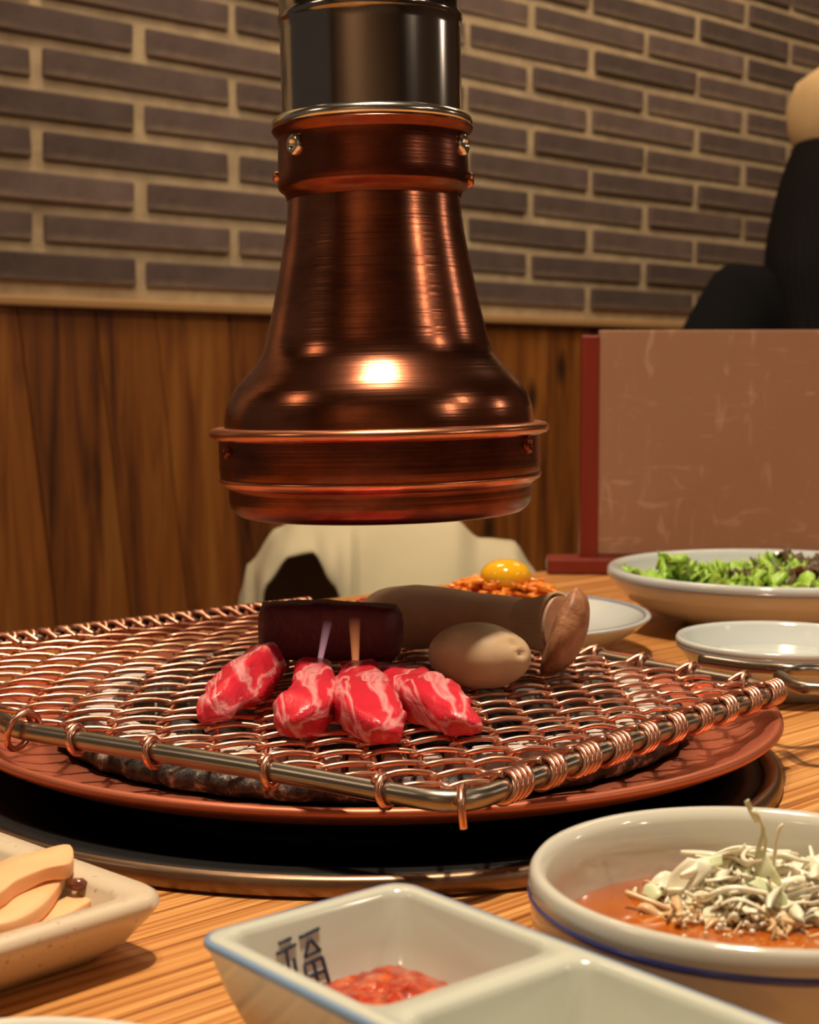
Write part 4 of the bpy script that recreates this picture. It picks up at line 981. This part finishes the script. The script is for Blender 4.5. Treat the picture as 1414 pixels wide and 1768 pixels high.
Eg = [(0,1),(1,2),(2,3),(3,4),(4,5),(5,6),(6,7),(3,8),(8,9),(9,10),(10,11),(3,12),(12,13),(13,14),(14,15),(0,16),(16,17),(17,18),(18,19),(19,20),(0,21),(21,22),(22,23),(23,24),(24,25)]
RD = [(.10,.075),(.11,.08),(.13,.09),(.09,.07),.045,.062,(.074,.085),.066,.055,.042,.034,.026,.055,.042,.034,.026,.065,.05,.042,.032,.03,.065,.05,.042,.032,.03]
skin('body', V, Eg, RD, SK, person)
idx = [0,1,2,3,8,9,10,12,13,14]; mp = {v: i for i, v in enumerate(idx)}
Vs = [V[i] for i in idx]; Vs[6] = (.175,-.295,.208); Vs[9] = (-.175,-.295,.208)
Es = [(mp[a], mp[b]) for a, b in Eg if a in mp and b in mp]
skin('sweater', Vs+[(0,.0,.595)], Es+[(3,10)], [(.155,.115),(.145,.11),(.150,.115),(.12,.095),.082,.078,.060,.082,.078,.060,.062], KN, person)
idx = [0,16,17,18,19,21,22,23,24]; mp = {v: i for i, v in enumerate(idx)}
skin('trousers', [V[i] for i in idx], [(mp[a], mp[b]) for a, b in Eg if a in mp and b in mp], [(.12,.10),.092,.072,.060,.05,.092,.072,.060,.05], KN, person)
for sx in (1, -1):
    for f in range(5):
        a = Vector((sx*(.17-.012+f*.012), -.345, .185)); d = Vector((-sx*.25+(.0 if f else -sx*.5), -1, -.1)).normalized() if f else Vector((-sx*.9,-.6,.1)).normalized()
        L = (.05,.07,.078,.072,.058)[f]; bm = bmesh.new(); tube(bm, smoothpath([a, a+d*L*.5+Vector((0,0,.004)), a+d*L+Vector((0,0,-.012))], 4), [.0095]*4+[.009]*4+[.007], 8); obj('finger' if f else 'thumb', bm, SK, person)
# face
hd = Vector((0,-.028,.775))
bm = bmesh.new()
tube(bm, [hd+Vector((0,-.070,.006)), hd+Vector((0,-.086,-.012)), hd+Vector((0,-.094,-.030)), hd+Vector((0,-.080,-.036))], [.006,.009,.013,.010], 10); obj('nose', bm, SK, person)
for sx in (1,-1):
    bm = bmesh.new(); bmesh.ops.create_uvsphere(bm, u_segments=16, v_segments=10, radius=.0105); bmesh.ops.translate(bm, vec=hd+Vector((sx*.030,-.064,-.004)), verts=bm.verts); ey_o = obj('eye', bm, plain('eye_white', (.45,.40,.36), .3), person)
    bm = bmesh.new(); bmesh.ops.create_uvsphere(bm, u_segments=12, v_segments=8, radius=.0062); bmesh.ops.translate(bm, vec=hd+Vector((sx*.030,-.0695,-.005)), verts=bm.verts); obj('iris', bm, plain('dark_iris', (.02,.012,.008), .2), ey_o)
    bm = bmesh.new(); tube(bm, smoothpath([hd+Vector((sx*.074,.0,.02)), hd+Vector((sx*.086,.008,.012)), hd+Vector((sx*.084,.004,-.015)), hd+Vector((sx*.074,-.004,-.022))], 4), .008, 8); obj('ear', bm, SK, person)
bm = bmesh.new(); tube(bm, smoothpath([hd+Vector((-.024,-.066,-.056)), hd+Vector((0,-.074,-.057)), hd+Vector((.024,-.066,-.056))], 4), .005, 8); obj('mouth', bm, plain('lips', (.45,.10,.09), .4), person)
# hair: overlapping locks from the crown
bm = bmesh.new(); rh = random.Random(4)
for i in range(54):
    a = -2.35+4.7*i/53+math.pi/2          # around the back and sides, leaving the face free
    rx, ry = .104, .104; ex_, ey_ = math.cos(a)*rx, math.sin(a)*ry
    side = abs(math.cos(a)); ln = .30+.06*rh.random()
    c0 = hd+Vector((0,.01,0))
    p = [c0+Vector((ex_*.15, ey_*.15, .095)), c0+Vector((ex_*.62, ey_*.62, .07)), c0+Vector((ex_*1.02, ey_*1.0, .0)), c0+Vector((ex_*1.34, ey_*.95-.005, -.10)), c0+Vector((ex_*1.50, ey_*.9-.03*side, -.20)), c0+Vector((ex_*1.35, ey_*.9-.075*side, -ln-.04))]
    tube(bm, smoothpath(p, 4), [.012]*4+[.016]*8+[.017]*4+[.013]*4+[.006], 8)
obj('hair', bm, HR, person)
# soft beige hat
bm = bmesh.new(); n = 64; rings = []
for (rf, z, w_) in [(.90,.020,0),(1.0,.010,0),(1.08,.018,.3),(1.20,.050,.6),(1.22,.085,.8),(1.10,.115,1),(.80,.135,1),(.4,.145,1),(.02,.147,1)]:
    rings.append([bm.verts.new((hd.x+.098*rf*math.cos(2*math.pi*i/n), hd.y+.012+.108*rf*math.sin(2*math.pi*i/n), hd.z+z+.004*w_*noise.noise(Vector((math.cos(2*math.pi*i/n)*3, math.sin(2*math.pi*i/n)*3, z*20))))) for i in range(n)])
for a, b in zip(rings, rings[1:]): bridge(bm, a, b)
bm.faces.new(rings[-1])
t = NT('beige_knit'); t.base(t.mix(t.noise(30, 4), (.52,.34,.16), (.66,.47,.26))); t.set(Roughness=.9); t.bump(t.noise(200, 2), .4, .002)
ho = obj('hat', bm, t.m, person); md = ho.modifiers.new('solid', 'SOLIDIFY'); md.thickness = .006
